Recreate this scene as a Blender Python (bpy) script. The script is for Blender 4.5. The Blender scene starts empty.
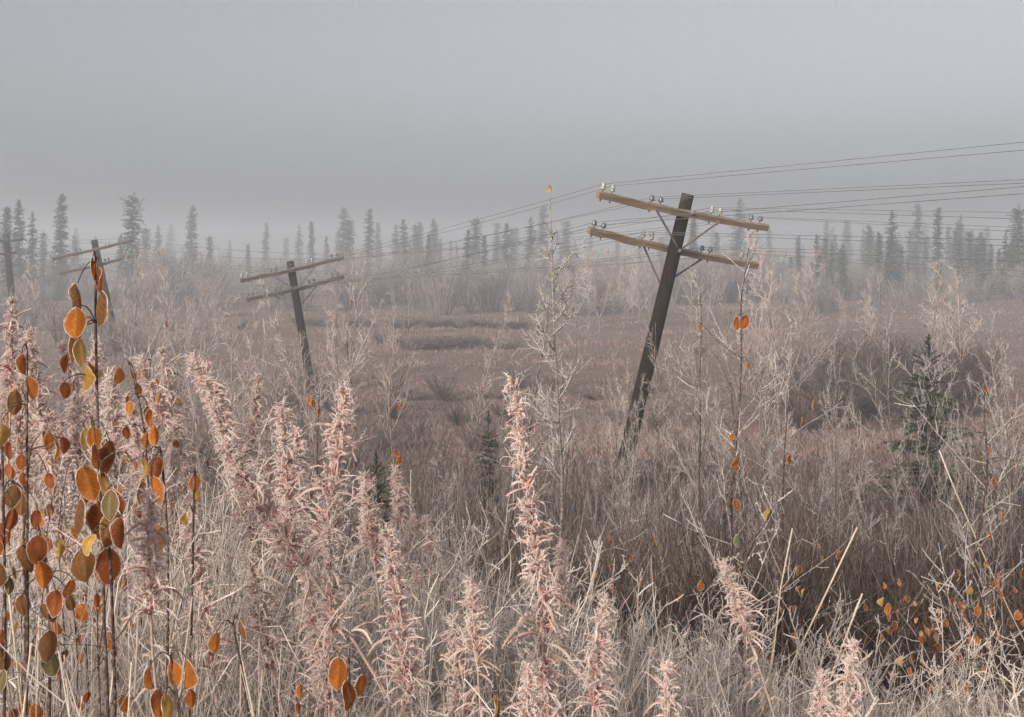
import bpy, math
import numpy as np
from mathutils import Vector, Matrix, Quaternion

R8 = np.random.default_rng
rng = R8(11)
scene = bpy.context.scene
COL = scene.collection
H, HY, F = 3.8, 248.0, 1100.0            # eye height, horizon row, focal length in pixels of the 1024 wide frame


def at(px, py, Y):
    """the point of the place that lies Y metres ahead and is seen at a picture position"""
    return np.array([(px - 512.0) / F * Y, Y, H - (py - HY) / F * Y])


def smooth(t):
    t = np.clip(t, 0, 1)
    return t * t * (3 - 2 * t)


def zg(x, Y):
    """height of the terrain"""
    x = np.asarray(x, float); Y = np.asarray(Y, float)
    z = 2.3 * (1 - smooth((Y - 1.2) / 12.0))
    z = z + 0.05 * np.sin(x * 0.9 + 1.3) * np.sin(Y * 0.7) + 0.10 * np.sin(x * 0.21 + 0.5) * np.sin(Y * 0.17 + 1) * smooth((Y - 12) / 10)
    z = z + 0.9 * smooth((Y - 75) / 120)
    return z


def norm(v):
    return v / np.maximum(np.linalg.norm(v, axis=-1, keepdims=True), 1e-9)


# ------------------------------------------------------------------ mesh building
class Geo:
    def __init__(self):
        self.v, self.f, self.n = [], [], 0

    def add(self, V, Fc, frost=0.0, tint=0.0, mat=0, smooth=False):
        V = np.asarray(V, np.float32).reshape(-1, 3)
        Fc = np.asarray(Fc, np.int32)
        m = len(V)
        fr = np.broadcast_to(np.asarray(frost, np.float32).reshape(-1) if np.ndim(frost) else np.float32(frost), (m,))
        ti = np.broadcast_to(np.asarray(tint, np.float32).reshape(-1) if np.ndim(tint) else np.float32(tint), (m,))
        self.v.append((V, fr, ti))
        self.f.append((Fc + self.n, mat, smooth))
        self.n += m

    def tubes(self, P, R, sides=3, frost=0.0, tint=0.0, mat=0, smooth=False, cap=False):
        """P (m,n,3) centre lines, R (m,n) radii"""
        P = np.asarray(P, float)
        if P.ndim == 2:
            P = P[None]
        m, n, _ = P.shape
        R = np.broadcast_to(np.asarray(R, float), (m, n))
        T = norm(np.gradient(P, axis=1))
        mt = norm(P[:, -1] - P[:, 0])
        ref = np.where(np.abs(mt[:, 2:3]) > 0.8, np.array([[1.0, 0.13, 0]]), np.array([[0.05, 0.08, 1.0]]))
        U = norm(np.cross(T, ref[:, None, :]))
        W = np.cross(T, U)
        a = np.arange(sides) / sides * 2 * math.pi
        V = P[:, :, None, :] + R[:, :, None, None] * (np.cos(a)[:, None] * U[:, :, None, :] + np.sin(a)[:, None] * W[:, :, None, :])
        idx = np.arange(m * n * sides).reshape(m, n, sides)
        A = idx[:, :-1]; B = idx[:, 1:]
        q = np.stack([A, np.roll(A, -1, 2), np.roll(B, -1, 2), B], -1).reshape(-1, 4)
        fr = np.asarray(frost, float); ti = np.asarray(tint, float)
        if fr.ndim: fr = np.repeat(np.broadcast_to(fr if fr.ndim == 2 else fr[:, None], (m, n)).reshape(-1), sides)
        if ti.ndim: ti = np.repeat(np.broadcast_to(ti if ti.ndim == 2 else ti[:, None], (m, n)).reshape(-1), sides)
        self.add(V, q, fr, ti, mat, smooth)
        if cap:
            for k in range(m):
                self.f.append((idx[k, 0][::-1].reshape(1, -1) + self.n - m * n * sides, mat, False))
                self.f.append((idx[k, -1].reshape(1, -1) + self.n - m * n * sides, mat, False))

    def spikes(self, P, R, density, length, r, frost=1.0, tint=0.0, mat=0, width=0.0007):
        """hoar frost: little flat needles that grow out of the centre lines P"""
        m, n, _ = P.shape
        k = int(density)
        if k < 1:
            return
        s = r.integers(0, m, k); t = r.random(k) * (n - 1.001); i = t.astype(int); u = (t - i)[:, None]
        c = P[s, i] * (1 - u) + P[s, i + 1] * u
        d = norm(r.normal(size=(k, 3)))
        w = norm(np.cross(d, r.normal(size=(k, 3)))) * width
        L = length * (0.4 + r.random((k, 1)))
        V = np.stack([c - w, c + w, c + d * L], 1)
        self.add(V, np.arange(3 * k).reshape(k, 3), frost, tint, mat)

    def box(self, M, size, frost=0.0, tint=0.0, mat=0):
        sx, sy, sz = [c / 2 for c in size]
        V = np.array([[x, y, z, 1] for x in (-sx, sx) for y in (-sy, sy) for z in (-sz, sz)])
        V = (np.array(M) @ V.T).T[:, :3]
        self.add(V, [[0, 1, 3, 2], [4, 6, 7, 5], [0, 4, 5, 1], [2, 3, 7, 6], [0, 2, 6, 4], [1, 5, 7, 3]], frost, tint, mat)

    def lathe(self, M, prof, sides=10, frost=0.0, tint=0.0, mat=0):
        a = np.arange(sides) / sides * 2 * math.pi
        V = np.array([[r * math.cos(t), r * math.sin(t), z, 1] for r, z in prof for t in a])
        V = (np.array(M) @ V.T).T[:, :3]
        n = len(prof)
        idx = np.arange(n * sides).reshape(n, sides)
        A = idx[:-1]; B = idx[1:]
        self.add(V, np.stack([A, np.roll(A, -1, 1), np.roll(B, -1, 1), B], -1).reshape(-1, 4), frost, tint, mat, True)

    def mesh(self, name, mats):
        me = bpy.data.meshes.new(name)
        V = np.concatenate([a for a, _, _ in self.v]) if self.v else np.zeros((0, 3), np.float32)
        me.vertices.add(len(V))
        me.vertices.foreach_set('co', V.reshape(-1))
        loops = np.concatenate([f.reshape(-1) for f, _, _ in self.f])
        tot = np.concatenate([np.full(len(f), f.shape[1], np.int32) for f, _, _ in self.f])
        mi = np.concatenate([np.full(len(f), k, np.int32) for f, k, _ in self.f])
        sm = np.concatenate([np.full(len(f), s, bool) for f, _, s in self.f])
        me.loops.add(len(loops)); me.loops.foreach_set('vertex_index', loops.astype(np.int32))
        me.polygons.add(len(tot))
        me.polygons.foreach_set('loop_start', np.concatenate([[0], np.cumsum(tot)[:-1]]).astype(np.int32))
        me.polygons.foreach_set('material_index', mi)
        me.polygons.foreach_set('use_smooth', sm)
        for nm, k in (('frost', 1), ('tint', 2)):
            at_ = me.attributes.new(nm, 'FLOAT', 'POINT')
            at_.data.foreach_set('value', np.concatenate([a[k] for a in self.v]).astype(np.float32))
        for mm in mats:
            me.materials.append(mm)
        me.update(calc_edges=True)
        return me


def link(name, me, parent=None):
    o = bpy.data.objects.new(name, me)
    COL.objects.link(o)
    if parent is not None:
        o.parent = parent
    return o


def tag(o, label=None, cat=None, group=None, kind=None):
    for k, v in (('label', label), ('category', cat), ('group', group), ('kind', kind)):
        if v:
            o[k] = v
    return o


def thing(name, label, cat, group=None, loc=(0, 0, 0), rot=(0, 0, 0), scale=1.0):
    o = link(name, None)
    o.empty_display_size = 0.1
    o.location = loc; o.rotation_euler = rot
    o.scale = (scale,) * 3 if np.ndim(scale) == 0 else scale
    return tag(o, label, cat, group)


def copy_thing(src, loc, rot, scale=1.0, label=None, group=None):
    c = src.copy(); COL.objects.link(c)
    c.location = loc; c.rotation_euler = rot
    c.scale = (scale,) * 3 if np.ndim(scale) == 0 else scale
    for k, v in (('label', label), ('group', group)):
        if v:
            c[k] = v
    for ch in src.children:
        d = ch.copy(); COL.objects.link(d); d.parent = c
    return c


class Kind:
    """a kind of thing: the first placing makes the original, later placings copy it with its parts"""
    def __init__(self, name, cat, parts):
        self.name, self.cat, self.parts, self.first = name, cat, parts, None

    def put(self, loc, rot, scale, label, group=None):
        if self.first is None:
            self.first = thing(self.name, label, self.cat, group, loc, rot, scale)
            for nm, me in self.parts:
                link(nm, me, self.first)
            return self.first
        o = copy_thing(self.first, loc, rot, scale, label, group)
        if not group and 'group' in o:
            del o['group']
        return o


# ------------------------------------------------------------------ growth
def strands(S, D, L, n, r, up=0.0, wob=0.05):
    S = np.asarray(S, float); D = norm(np.asarray(D, float))
    m = len(S)
    L = np.broadcast_to(np.asarray(L, float), (m,))
    up = np.broadcast_to(np.asarray(up, float), (m,))
    P = np.zeros((m, n, 3)); P[:, 0] = S
    d = D.copy()
    for i in range(1, n):
        d = d + r.normal(size=(m, 3)) * wob
        d[:, 2] += up / n
        d = norm(d)
        P[:, i] = P[:, i - 1] + d * (L / (n - 1))[:, None]
    return P


def offshoots(P, k, t0, t1, ang, sd, r):
    """k starting points and directions per parent strand"""
    m, n, _ = P.shape
    s = np.repeat(np.arange(m), k)
    t = t0 + (t1 - t0) * (np.tile((np.arange(k) + 0.5) / k, m) + r.uniform(-0.5, 0.5, m * k) / k)
    t = np.clip(t, 0, 0.999)
    f = t * (n - 1); i = np.minimum(f.astype(int), n - 2); u = (f - i)[:, None]
    c = P[s, i] * (1 - u) + P[s, i + 1] * u
    T = norm(P[s, i + 1] - P[s, i])
    side = norm(np.cross(T, r.normal(size=T.shape)))
    a = np.radians(ang + sd * r.normal(size=(len(t), 1)))
    return c, norm(T * np.cos(a) + side * np.sin(a)), t, s


def taper(r0, r1, n, m=1):
    return np.broadcast_to(np.linspace(r0, r1, n), (m, n))


# ------------------------------------------------------------------ materials
def mat_new(name):
    m = bpy.data.materials.new(name); m.use_nodes = True
    nt = m.node_tree; nt.nodes.clear()
    return m, nt, (lambda t, **k: _nd(nt, t, **k))


def _nd(nt, t, **k):
    n = nt.nodes.new(t)
    for a, b in k.items():
        if a.startswith('i_'):
            n.inputs[a[2:].replace('_', ' ')].default_value = b
        else:
            setattr(n, a, b)
    return n


def c4(c):
    return (c[0], c[1], c[2], 1.0)


def math_(nt, op, a, b=None, clamp=False):
    n = nt.nodes.new('ShaderNodeMath'); n.operation = op; n.use_clamp = clamp
    for i, v in enumerate((a, b)):
        if v is None: continue
        if isinstance(v, (int, float)): n.inputs[i].default_value = v
        else: nt.links.new(v, n.inputs[i])
    return n.outputs[0]


def mix_(nt, fac, a, b, mode='MIX'):
    n = nt.nodes.new('ShaderNodeMix'); n.data_type = 'RGBA'; n.blend_type = mode
    for s, v in ((n.inputs[0], fac), (n.inputs[6], a), (n.inputs[7], b)):
        if isinstance(v, (int, float)): s.default_value = v
        elif isinstance(v, tuple): s.default_value = c4(v)
        else: nt.links.new(v, s)
    return n.outputs[2]


def noise_(nt, scale, detail=3.0, rough=0.55, vec=None):
    n = nt.nodes.new('ShaderNodeTexNoise')
    n.inputs['Scale'].default_value = scale; n.inputs['Detail'].default_value = detail; n.inputs['Roughness'].default_value = rough
    if vec is None:
        tc = nt.nodes.new('ShaderNodeTexCoord'); vec = tc.outputs['Object']
    nt.links.new(vec, n.inputs['Vector'])
    return n.outputs[0]


def frosty(name, c1, c2, frost=(0.70, 0.66, 0.63), nscale=60.0, upfrost=0.25, bias=-0.1, rough=0.85, trans=0.0, vary=0.25):
    """plant matter whose hoar frost follows the vertex amount, the upward side and a fine noise"""
    m, nt, N = mat_new(name)
    fa = N('ShaderNodeAttribute', attribute_name='frost').outputs['Fac']
    ta = N('ShaderNodeAttribute', attribute_name='tint').outputs['Fac']
    geo = N('ShaderNodeNewGeometry')
    sep = N('ShaderNodeSeparateXYZ'); nt.links.new(geo.outputs['Normal'], sep.inputs[0])
    nz = noise_(nt, nscale)
    a = math_(nt, 'MULTIPLY', sep.outputs['Z'], upfrost)
    b = math_(nt, 'MULTIPLY', math_(nt, 'SUBTRACT', nz, 0.5), 1.2)
    f = math_(nt, 'ADD', math_(nt, 'ADD', fa, a), math_(nt, 'ADD', b, bias), clamp=True)
    col = mix_(nt, ta, c1, c2)
    col = mix_(nt, f, col, frost)
    oi = N('ShaderNodeObjectInfo')
    val = math_(nt, 'ADD', math_(nt, 'MULTIPLY', oi.outputs['Random'], vary), 1 - vary)
    g = N('ShaderNodeCombineColor')
    for i in range(3): nt.links.new(val, g.inputs[i])
    col = mix_(nt, 1.0, col, g.outputs[0], 'MULTIPLY')
    p = N('ShaderNodeBsdfPrincipled'); nt.links.new(col, p.inputs['Base Color'])
    p.inputs['Roughness'].default_value = rough; p.inputs['Specular IOR Level'].default_value = 0.2
    out = N('ShaderNodeOutputMaterial')
    if trans > 0:
        tr = N('ShaderNodeBsdfTranslucent'); nt.links.new(col, tr.inputs[0])
        mx = N('ShaderNodeMixShader'); mx.inputs[0].default_value = trans
        nt.links.new(p.outputs[0], mx.inputs[1]); nt.links.new(tr.outputs[0], mx.inputs[2])
        nt.links.new(mx.outputs[0], out.inputs[0])
    else:
        nt.links.new(p.outputs[0], out.inputs[0])
    return m


def leaf_mat(name, c1, c2, vein):
    m, nt, N = mat_new(name)
    nz = noise_(nt, 4.0, 6.0, 0.75); n2 = noise_(nt, 22.0, 3.0, 0.7)
    col = mix_(nt, math_(nt, 'MULTIPLY', math_(nt, 'SUBTRACT', nz, 0.3), 2.2, True), c1, c2)
    ta = N('ShaderNodeAttribute', attribute_name='tint').outputs['Fac']
    col = mix_(nt, ta, col, vein)
    tcv = N('ShaderNodeTexCoord'); sx = N('ShaderNodeSeparateXYZ'); nt.links.new(tcv.outputs['Object'], sx.inputs[0])
    vz = math_(nt, 'ADD', sx.outputs['Z'], math_(nt, 'MULTIPLY', math_(nt, 'ABSOLUTE', sx.outputs['X']), 0.95))
    vd = math_(nt, 'ABSOLUTE', math_(nt, 'SUBTRACT', math_(nt, 'FRACT', math_(nt, 'ADD', math_(nt, 'MULTIPLY', vz, 7.5), math_(nt, 'MULTIPLY', nz, 0.5))), 0.5))
    vm = math_(nt, 'MULTIPLY', math_(nt, 'SUBTRACT', vd, 0.40), 9.0, True)
    col = mix_(nt, math_(nt, 'MULTIPLY', vm, 0.45), col, (c2[0] * 0.45, c2[1] * 0.45, c2[2] * 0.6))
    sp = math_(nt, 'MULTIPLY', math_(nt, 'SUBTRACT', n2, 0.55), 3.5, True)
    n4 = noise_(nt, 3.2, 5.0, 0.7)
    col = mix_(nt, math_(nt, 'MULTIPLY', math_(nt, 'SUBTRACT', n4, 0.50), 2.5, True), col, (c2[0] * 0.35, c2[1] * 0.4, c2[2] * 0.6))
    col = mix_(nt, math_(nt, 'MULTIPLY', sp, 0.55), col, (0.62, 0.50, 0.40))
    fa = N('ShaderNodeAttribute', attribute_name='frost').outputs['Fac']
    n5 = noise_(nt, 9.0, 5.0, 0.75)
    ed = math_(nt, 'MULTIPLY', math_(nt, 'SUBTRACT', math_(nt, 'ADD', fa, math_(nt, 'MULTIPLY', n5, 1.3)), 1.15), 2.2, True)
    col = mix_(nt, ed, col, (0.74, 0.62, 0.50))
    oi = N('ShaderNodeObjectInfo')
    hs = N('ShaderNodeHueSaturation')
    nt.links.new(math_(nt, 'ADD', math_(nt, 'MULTIPLY', oi.outputs['Random'], 0.5), 0.7), hs.inputs['Value'])
    nt.links.new(col, hs.inputs['Color'])
    p = N('ShaderNodeBsdfPrincipled'); nt.links.new(hs.outputs[0], p.inputs['Base Color'])
    p.inputs['Roughness'].default_value = 0.6; p.inputs['Specular IOR Level'].default_value = 0.3
    bp = N('ShaderNodeBump'); bp.inputs['Strength'].default_value = 0.6; bp.inputs['Distance'].default_value = 0.004
    nt.links.new(math_(nt, 'SUBTRACT', nz, math_(nt, 'MULTIPLY', vm, 0.5)), bp.inputs['Height']); nt.links.new(bp.outputs[0], p.inputs['Normal'])
    tr = N('ShaderNodeBsdfTranslucent'); nt.links.new(hs.outputs[0], tr.inputs[0])
    mx = N('ShaderNodeMixShader'); mx.inputs[0].default_value = 0.45
    out = N('ShaderNodeOutputMaterial')
    nt.links.new(p.outputs[0], mx.inputs[1]); nt.links.new(tr.outputs[0], mx.inputs[2]); nt.links.new(mx.outputs[0], out.inputs[0])
    return m


def wood_mat(name, c1, c2, c3, stretch=(30, 30, 1.5), frost=0.25):
    m, nt, N = mat_new(name)
    tc = N('ShaderNodeTexCoord'); mp = N('ShaderNodeMapping'); mp.inputs['Scale'].default_value = stretch
    nt.links.new(tc.outputs['Object'], mp.inputs[0])
    n1 = noise_(nt, 1.0, 6.0, 0.7, mp.outputs[0]); n2 = noise_(nt, 2.2, 3.0); n3 = noise_(nt, 35.0, 4.0, 0.7)
    col = mix_(nt, math_(nt, 'MULTIPLY', math_(nt, 'SUBTRACT', n1, 0.32), 2.6, True), c1, c2)
    col = mix_(nt, math_(nt, 'MULTIPLY', math_(nt, 'SUBTRACT', n2, 0.42), 3.0, True), col, c3)
    geo = N('ShaderNodeNewGeometry'); sep = N('ShaderNodeSeparateXYZ'); nt.links.new(geo.outputs['Normal'], sep.inputs[0])
    f = math_(nt, 'MULTIPLY', math_(nt, 'SUBTRACT', math_(nt, 'ADD', n3, math_(nt, 'MULTIPLY', sep.outputs['Z'], 0.4)), 0.62), 2.0, True)
    col = mix_(nt, math_(nt, 'MULTIPLY', f, frost * 2), col, (0.65, 0.62, 0.6))
    p = N('ShaderNodeBsdfPrincipled'); nt.links.new(col, p.inputs['Base Color'])
    p.inputs['Roughness'].default_value = 0.95; p.inputs['Specular IOR Level'].default_value = 0.05
    bp = N('ShaderNodeBump'); bp.inputs['Strength'].default_value = 0.8; bp.inputs['Distance'].default_value = 0.02
    nt.links.new(n1, bp.inputs['Height']); nt.links.new(bp.outputs[0], p.inputs['Normal'])
    out = N('ShaderNodeOutputMaterial'); nt.links.new(p.outputs[0], out.inputs[0])
    return m


FROST = (0.76, 0.71, 0.67)
M = {}
M['twig'] = frosty('frosted_twig', (0.09, 0.06, 0.048), (0.17, 0.115, 0.09), FROST)
M['weed'] = frosty('frosted_weed_stalk', (0.14, 0.085, 0.065), (0.36, 0.24, 0.175), (0.80, 0.72, 0.66), vary=0.35)
M['pink'] = frosty('fireweed_pink', (0.70, 0.28, 0.235), (0.82, 0.53, 0.46), (0.94, 0.84, 0.78), 140, 0.2, -0.06, trans=0.4, vary=0.15)
M['tan'] = frosty('fireweed_leaf', (0.46, 0.25, 0.185), (0.58, 0.41, 0.31), (0.84, 0.73, 0.67), 120, 0.25, -0.1, trans=0.2)
M['straw'] = frosty('dry_straw', (0.40, 0.29, 0.185), (0.52, 0.42, 0.29), (0.78, 0.70, 0.62), 120, 0.2, -0.15)
M['under'] = frosty('undergrowth', (0.085, 0.05, 0.038), (0.33, 0.225, 0.165), (0.78, 0.70, 0.645), 25, 0.2, -0.15)
M['midbrush'] = frosty('brush', (0.055, 0.038, 0.032), (0.165, 0.115, 0.092), (0.52, 0.45, 0.41), 12, 0.2, -0.30)
M['meadow'] = frosty('meadow_grass', (0.105, 0.058, 0.047), (0.34, 0.215, 0.17), (0.47, 0.38, 0.345), 0.8, 0.1, -0.12)
M['shrub'] = frosty('far_frosted_shrub', (0.12, 0.092, 0.082), (0.22, 0.175, 0.155), (0.43, 0.385, 0.37), 1.0, 0.2, -0.1)
M['darkshrub'] = frosty('dark_shrub', (0.055, 0.038, 0.034), (0.12, 0.085, 0.075), (0.40, 0.36, 0.34), 3.0, 0.1, -0.25)
M['birch'] = frosty('pale_birch_twig', (0.20, 0.13, 0.105), (0.34, 0.24, 0.20), (0.70, 0.62, 0.58), 4.0, 0.2, -0.05)
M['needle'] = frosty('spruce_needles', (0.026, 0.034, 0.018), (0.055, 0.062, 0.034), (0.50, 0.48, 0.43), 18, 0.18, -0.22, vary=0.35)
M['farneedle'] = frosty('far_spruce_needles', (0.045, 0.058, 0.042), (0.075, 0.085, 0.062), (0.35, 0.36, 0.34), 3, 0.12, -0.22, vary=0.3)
M['bark'] = frosty('spruce_bark', (0.04, 0.03, 0.024), (0.07, 0.052, 0.042), (0.4, 0.38, 0.36), 14, 0.2, -0.4)
M['stem'] = frosty('dark_stem', (0.055, 0.03, 0.025), (0.10, 0.055, 0.04), FROST, 160, 0.2, -0.2)
M['rim'] = frosty('leaf_frost_rim', (0.66, 0.55, 0.44), (0.66, 0.55, 0.44), (0.82, 0.75, 0.68), 300, 0.1, 0.0, trans=0.2, vary=0.1)
M['wire'] = frosty('frosted_wire', (0.10, 0.095, 0.095), (0.10, 0.095, 0.095), (0.66, 0.62, 0.60), 8, 0.75, -0.25)
M['orange'] = leaf_mat('leaf_orange', (0.76, 0.255, 0.02), (0.56, 0.13, 0.014), (0.70, 0.30, 0.06))
M['rust'] = leaf_mat('leaf_rust', (0.50, 0.135, 0.018), (0.30, 0.062, 0.014), (0.48, 0.19, 0.06))
M['brown'] = leaf_mat('leaf_brown', (0.26, 0.10, 0.025), (0.38, 0.17, 0.045), (0.40, 0.23, 0.09))
M['yellow'] = leaf_mat('leaf_yellow', (0.80, 0.48, 0.10), (0.70, 0.36, 0.06), (0.78, 0.55, 0.25))
M['olive'] = leaf_mat('leaf_olive', (0.24, 0.17, 0.06), (0.17, 0.125, 0.04), (0.32, 0.27, 0.15))
M['red'] = leaf_mat('leaf_red', (0.55, 0.085, 0.035), (0.38, 0.055, 0.025), (0.60, 0.20, 0.10))
M['palegreen'] = leaf_mat('leaf_pale_green', (0.36, 0.36, 0.20), (0.28, 0.30, 0.15), (0.5, 0.5, 0.35))
M['post'] = wood_mat('weathered_post', (0.005, 0.0035, 0.0025), (0.038, 0.022, 0.014), (0.014, 0.009, 0.006), (22, 22, 0.9), 0.06)
M['arm'] = wood_mat('weathered_crossarm', (0.05, 0.034, 0.024), (0.46, 0.34, 0.23), (0.20, 0.12, 0.07), (1.3, 22, 22), 0.35)
M['darkarm'] = wood_mat('dark_crossarm', (0.04, 0.03, 0.024), (0.20, 0.15, 0.11), (0.12, 0.08, 0.055), (1.1, 18, 18), 0.25)  # darker brown crossarm colour, used on every pole but the large one
M['steel'] = wood_mat('weathered_steel', (0.12, 0.11, 0.10), (0.26, 0.24, 0.22), (0.20, 0.13, 0.10), (8, 8, 8), 0.35)


def glass_mat():
    m, nt, N = mat_new('insulator_glass')
    p = N('ShaderNodeBsdfPrincipled')
    nz = noise_(nt, 40.0)
    nt.links.new(mix_(nt, nz, (0.05, 0.075, 0.07), (0.13, 0.17, 0.16)), p.inputs['Base Color'])
    p.inputs['Roughness'].default_value = 0.15
    out = N('ShaderNodeOutputMaterial'); nt.links.new(p.outputs[0], out.inputs[0])
    m2, nt, N = mat_new('insulator_pale_glass')
    p = N('ShaderNodeBsdfPrincipled')
    nz = noise_(nt, 40.0)
    nz = math_(nt, 'MULTIPLY', math_(nt, 'SUBTRACT', nz, 0.38), 4.0, True)
    nt.links.new(mix_(nt, nz, (0.11, 0.14, 0.12), (0.50, 0.50, 0.45)), p.inputs['Base Color'])
    p.inputs['Roughness'].default_value = 0.35
    out = N('ShaderNodeOutputMaterial'); nt.links.new(p.outputs[0], out.inputs[0])
    return m, m2


M['glass'], M['paleglass'] = glass_mat()


def ground_mat():
    m, nt, N = mat_new('frosty_ground')
    n1 = noise_(nt, 0.35, 6.0, 0.6); n2 = noise_(nt, 6.0, 6.0, 0.7); n3 = noise_(nt, 0.06, 3.0)
    col = mix_(nt, n2, (0.10, 0.065, 0.048), (0.26, 0.175, 0.13))
    col = mix_(nt, math_(nt, 'MULTIPLY', math_(nt, 'SUBTRACT', n1, 0.35), 2.4, True), col, (0.17, 0.105, 0.078))
    col = mix_(nt, math_(nt, 'MULTIPLY', math_(nt, 'SUBTRACT', n3, 0.45), 1.5, True), col, (0.30, 0.235, 0.20))
    p = N('ShaderNodeBsdfPrincipled'); nt.links.new(col, p.inputs['Base Color']); p.inputs['Roughness'].default_value = 0.95
    bp = N('ShaderNodeBump'); bp.inputs['Strength'].default_value = 0.8; bp.inputs['Distance'].default_value = 0.05
    nt.links.new(n2, bp.inputs['Height']); nt.links.new(bp.outputs[0], p.inputs['Normal'])
    out = N('ShaderNodeOutputMaterial'); nt.links.new(p.outputs[0], out.inputs[0])
    return m


# ------------------------------------------------------------------ camera, world, sun, haze
cam_d = bpy.data.cameras.new('camera')
cam = bpy.data.objects.new('camera', cam_d); COL.objects.link(cam)
cam.location = (0, 0, H); cam.rotation_euler = (math.radians(90), 0, 0)
cam_d.sensor_width = 36.0; cam_d.lens = 36.0 * F / 1024.0
cam_d.shift_y = -(358.5 - HY) / 1024.0
cam_d.clip_start = 0.05; cam_d.clip_end = 3000
scene.camera = cam

SUN_EL, SUN_AZ = math.radians(24), math.radians(215)      # azimuth from +Y, clockwise: behind the viewer's left shoulder
sd = Vector((math.sin(SUN_AZ) * math.cos(SUN_EL), math.cos(SUN_AZ) * math.cos(SUN_EL), math.sin(SUN_EL)))
W = bpy.data.worlds.new('World'); scene.world = W; W.use_nodes = True
nt = W.node_tree; nt.nodes.clear()
sky = nt.nodes.new('ShaderNodeTexSky'); sky.sky_type = 'NISHITA'; sky.sun_disc = False
sky.sun_elevation = SUN_EL; sky.sun_rotation = SUN_AZ; sky.dust_density = 4.0; sky.air_density = 1.0
hs = nt.nodes.new('ShaderNodeHueSaturation'); hs.inputs['Saturation'].default_value = 0.12
nt.links.new(sky.outputs[0], hs.inputs['Color'])
cool = mix_(nt, 1.0, hs.outputs[0], (0.955, 0.98, 1.025), 'MULTIPLY')          # a grey overcast veil above the fog
bg = nt.nodes.new('ShaderNodeBackground'); bg.inputs['Strength'].default_value = 0.079
nt.links.new(cool, bg.inputs[0])
wo = nt.nodes.new('ShaderNodeOutputWorld'); nt.links.new(bg.outputs[0], wo.inputs[0])

sl = bpy.data.lights.new('sun', 'SUN'); sl.energy = 2.45; sl.angle = math.radians(8); sl.color = (1.0, 0.85, 0.69)
so = bpy.data.objects.new('sun', sl); COL.objects.link(so); so.location = (0, 0, 40)
so.rotation_euler = sd.to_track_quat('Z', 'Y').to_euler()

hm, nt, N = mat_new('haze')
pv = N('ShaderNodeVolumePrincipled'); pv.inputs['Color'].default_value = (0.82, 0.88, 0.95, 1)
pv.inputs['Density'].default_value = 0.0064; pv.inputs['Anisotropy'].default_value = 0.17
hout = N('ShaderNodeOutputMaterial'); nt.links.new(pv.outputs[0], hout.inputs['Volume'])
g = Geo(); g.box(Matrix.Translation((0, 180, 5.0)), (900, 560, 13.0))
tag(link('haze', g.mesh('haze', [hm])), 'thin grey fog lying over the whole valley', 'fog', kind='stuff')

# ------------------------------------------------------------------ ground
xs = np.concatenate([np.linspace(-420, -40, 30), np.linspace(-38, 38, 140), np.linspace(40, 420, 30)])
ys = np.concatenate([np.linspace(-80, -4, 12), np.linspace(-3, 30, 120), np.linspace(31, 110, 90), np.linspace(114, 430, 30)])
gx, gy = np.meshgrid(xs, ys)
gz = zg(gx, gy) + 0.02 * np.sin(gx * 3.1 + gy * 1.7) * np.sin(gy * 2.3 - gx)
V = np.stack([gx, gy, gz], -1).reshape(-1, 3)
idx = np.arange(len(V)).reshape(gx.shape)
g = Geo(); g.add(V, np.stack([idx[:-1, :-1], idx[:-1, 1:], idx[1:, 1:], idx[1:, :-1]], -1).reshape(-1, 4), smooth=True)
tag(link('ground', g.mesh('ground', [ground_mat()])), 'frosty brown ground of the bog and the bank', 'ground', kind='structure')

# ------------------------------------------------------------------ meadow grass and brush: nobody could count it
r = R8(5)


def scatter(n, y0, y1, spread, power=1.0, r=r):
    """points in the wedge ahead, evenly dense in the picture when power = 1"""
    Y = 1.0 / (1.0 / y1 + (1.0 / y0 - 1.0 / y1) * r.random(n) ** power)
    X = r.uniform(-spread, spread, n) * Y
    return X, Y


def fbm(x, y, s):
    return (np.sin(x * s + 1.7 * np.sin(y * s * 0.6 + 1)) * np.sin(y * s * 1.3 + 1.1 * np.sin(x * s * 0.5)) +
            0.5 * np.sin(x * s * 2.3 + 2.1 * np.sin(y * s * 1.1)) * np.sin(y * s * 2.9 + 0.4))


CX, CY = scatter(7000, 11, 95, 0.62, 0.8)
ci = r.integers(0, len(CX), 140000)
ox, oy = r.normal(size=(2, len(ci))) * (0.10 + 0.004 * CY[ci]) * r.uniform(0.6, 1.8, len(CX))[ci]
loose = r.random(len(ci)) < 0.35
ox = np.where(loose, ox * 5, ox); oy = np.where(loose, oy * 5, oy)
X, Y = CX[ci] + ox, CY[ci] + oy
tall = np.where(loose, 0.8, (0.8 + 0.9 * r.random(len(CX)) ** 2)[ci])
hum = fbm(X * 0.25, Y, 0.5) * 0.7 + 0.6 * fbm(X * 0.2 + 7, Y, 0.22)
h = (0.08 + 0.10 * r.random(len(X)) + 0.05 * np.clip(hum, 0, 1)) * (1 + 0.5 * smooth((Y - 30) / 40)) * tall
S = np.stack([X, Y, zg(X, Y) - 0.03], -1)
D = np.stack([r.normal(0, 0.22, len(X)) + ox * 2.2 * ~loose, r.normal(0, 0.22, len(X)) + oy * 2.2 * ~loose, np.ones(len(X))], -1)
P = strands(S, D, h, 3, r, -0.5, 0.12)
w = (0.002 + 0.00034 * Y)[:, None] * np.array([1, 0.8, 0.15])
g = Geo(); g.tubes(P, w, 3, frost=np.clip(0.25 + 0.25 * r.normal(size=len(X)), 0, 1)[:, None] + np.array([0, 0.1, 0.3]),
                   tint=np.clip(0.45 + 0.6 * hum + 0.2 * r.normal(size=len(X)), 0, 1))
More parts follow.
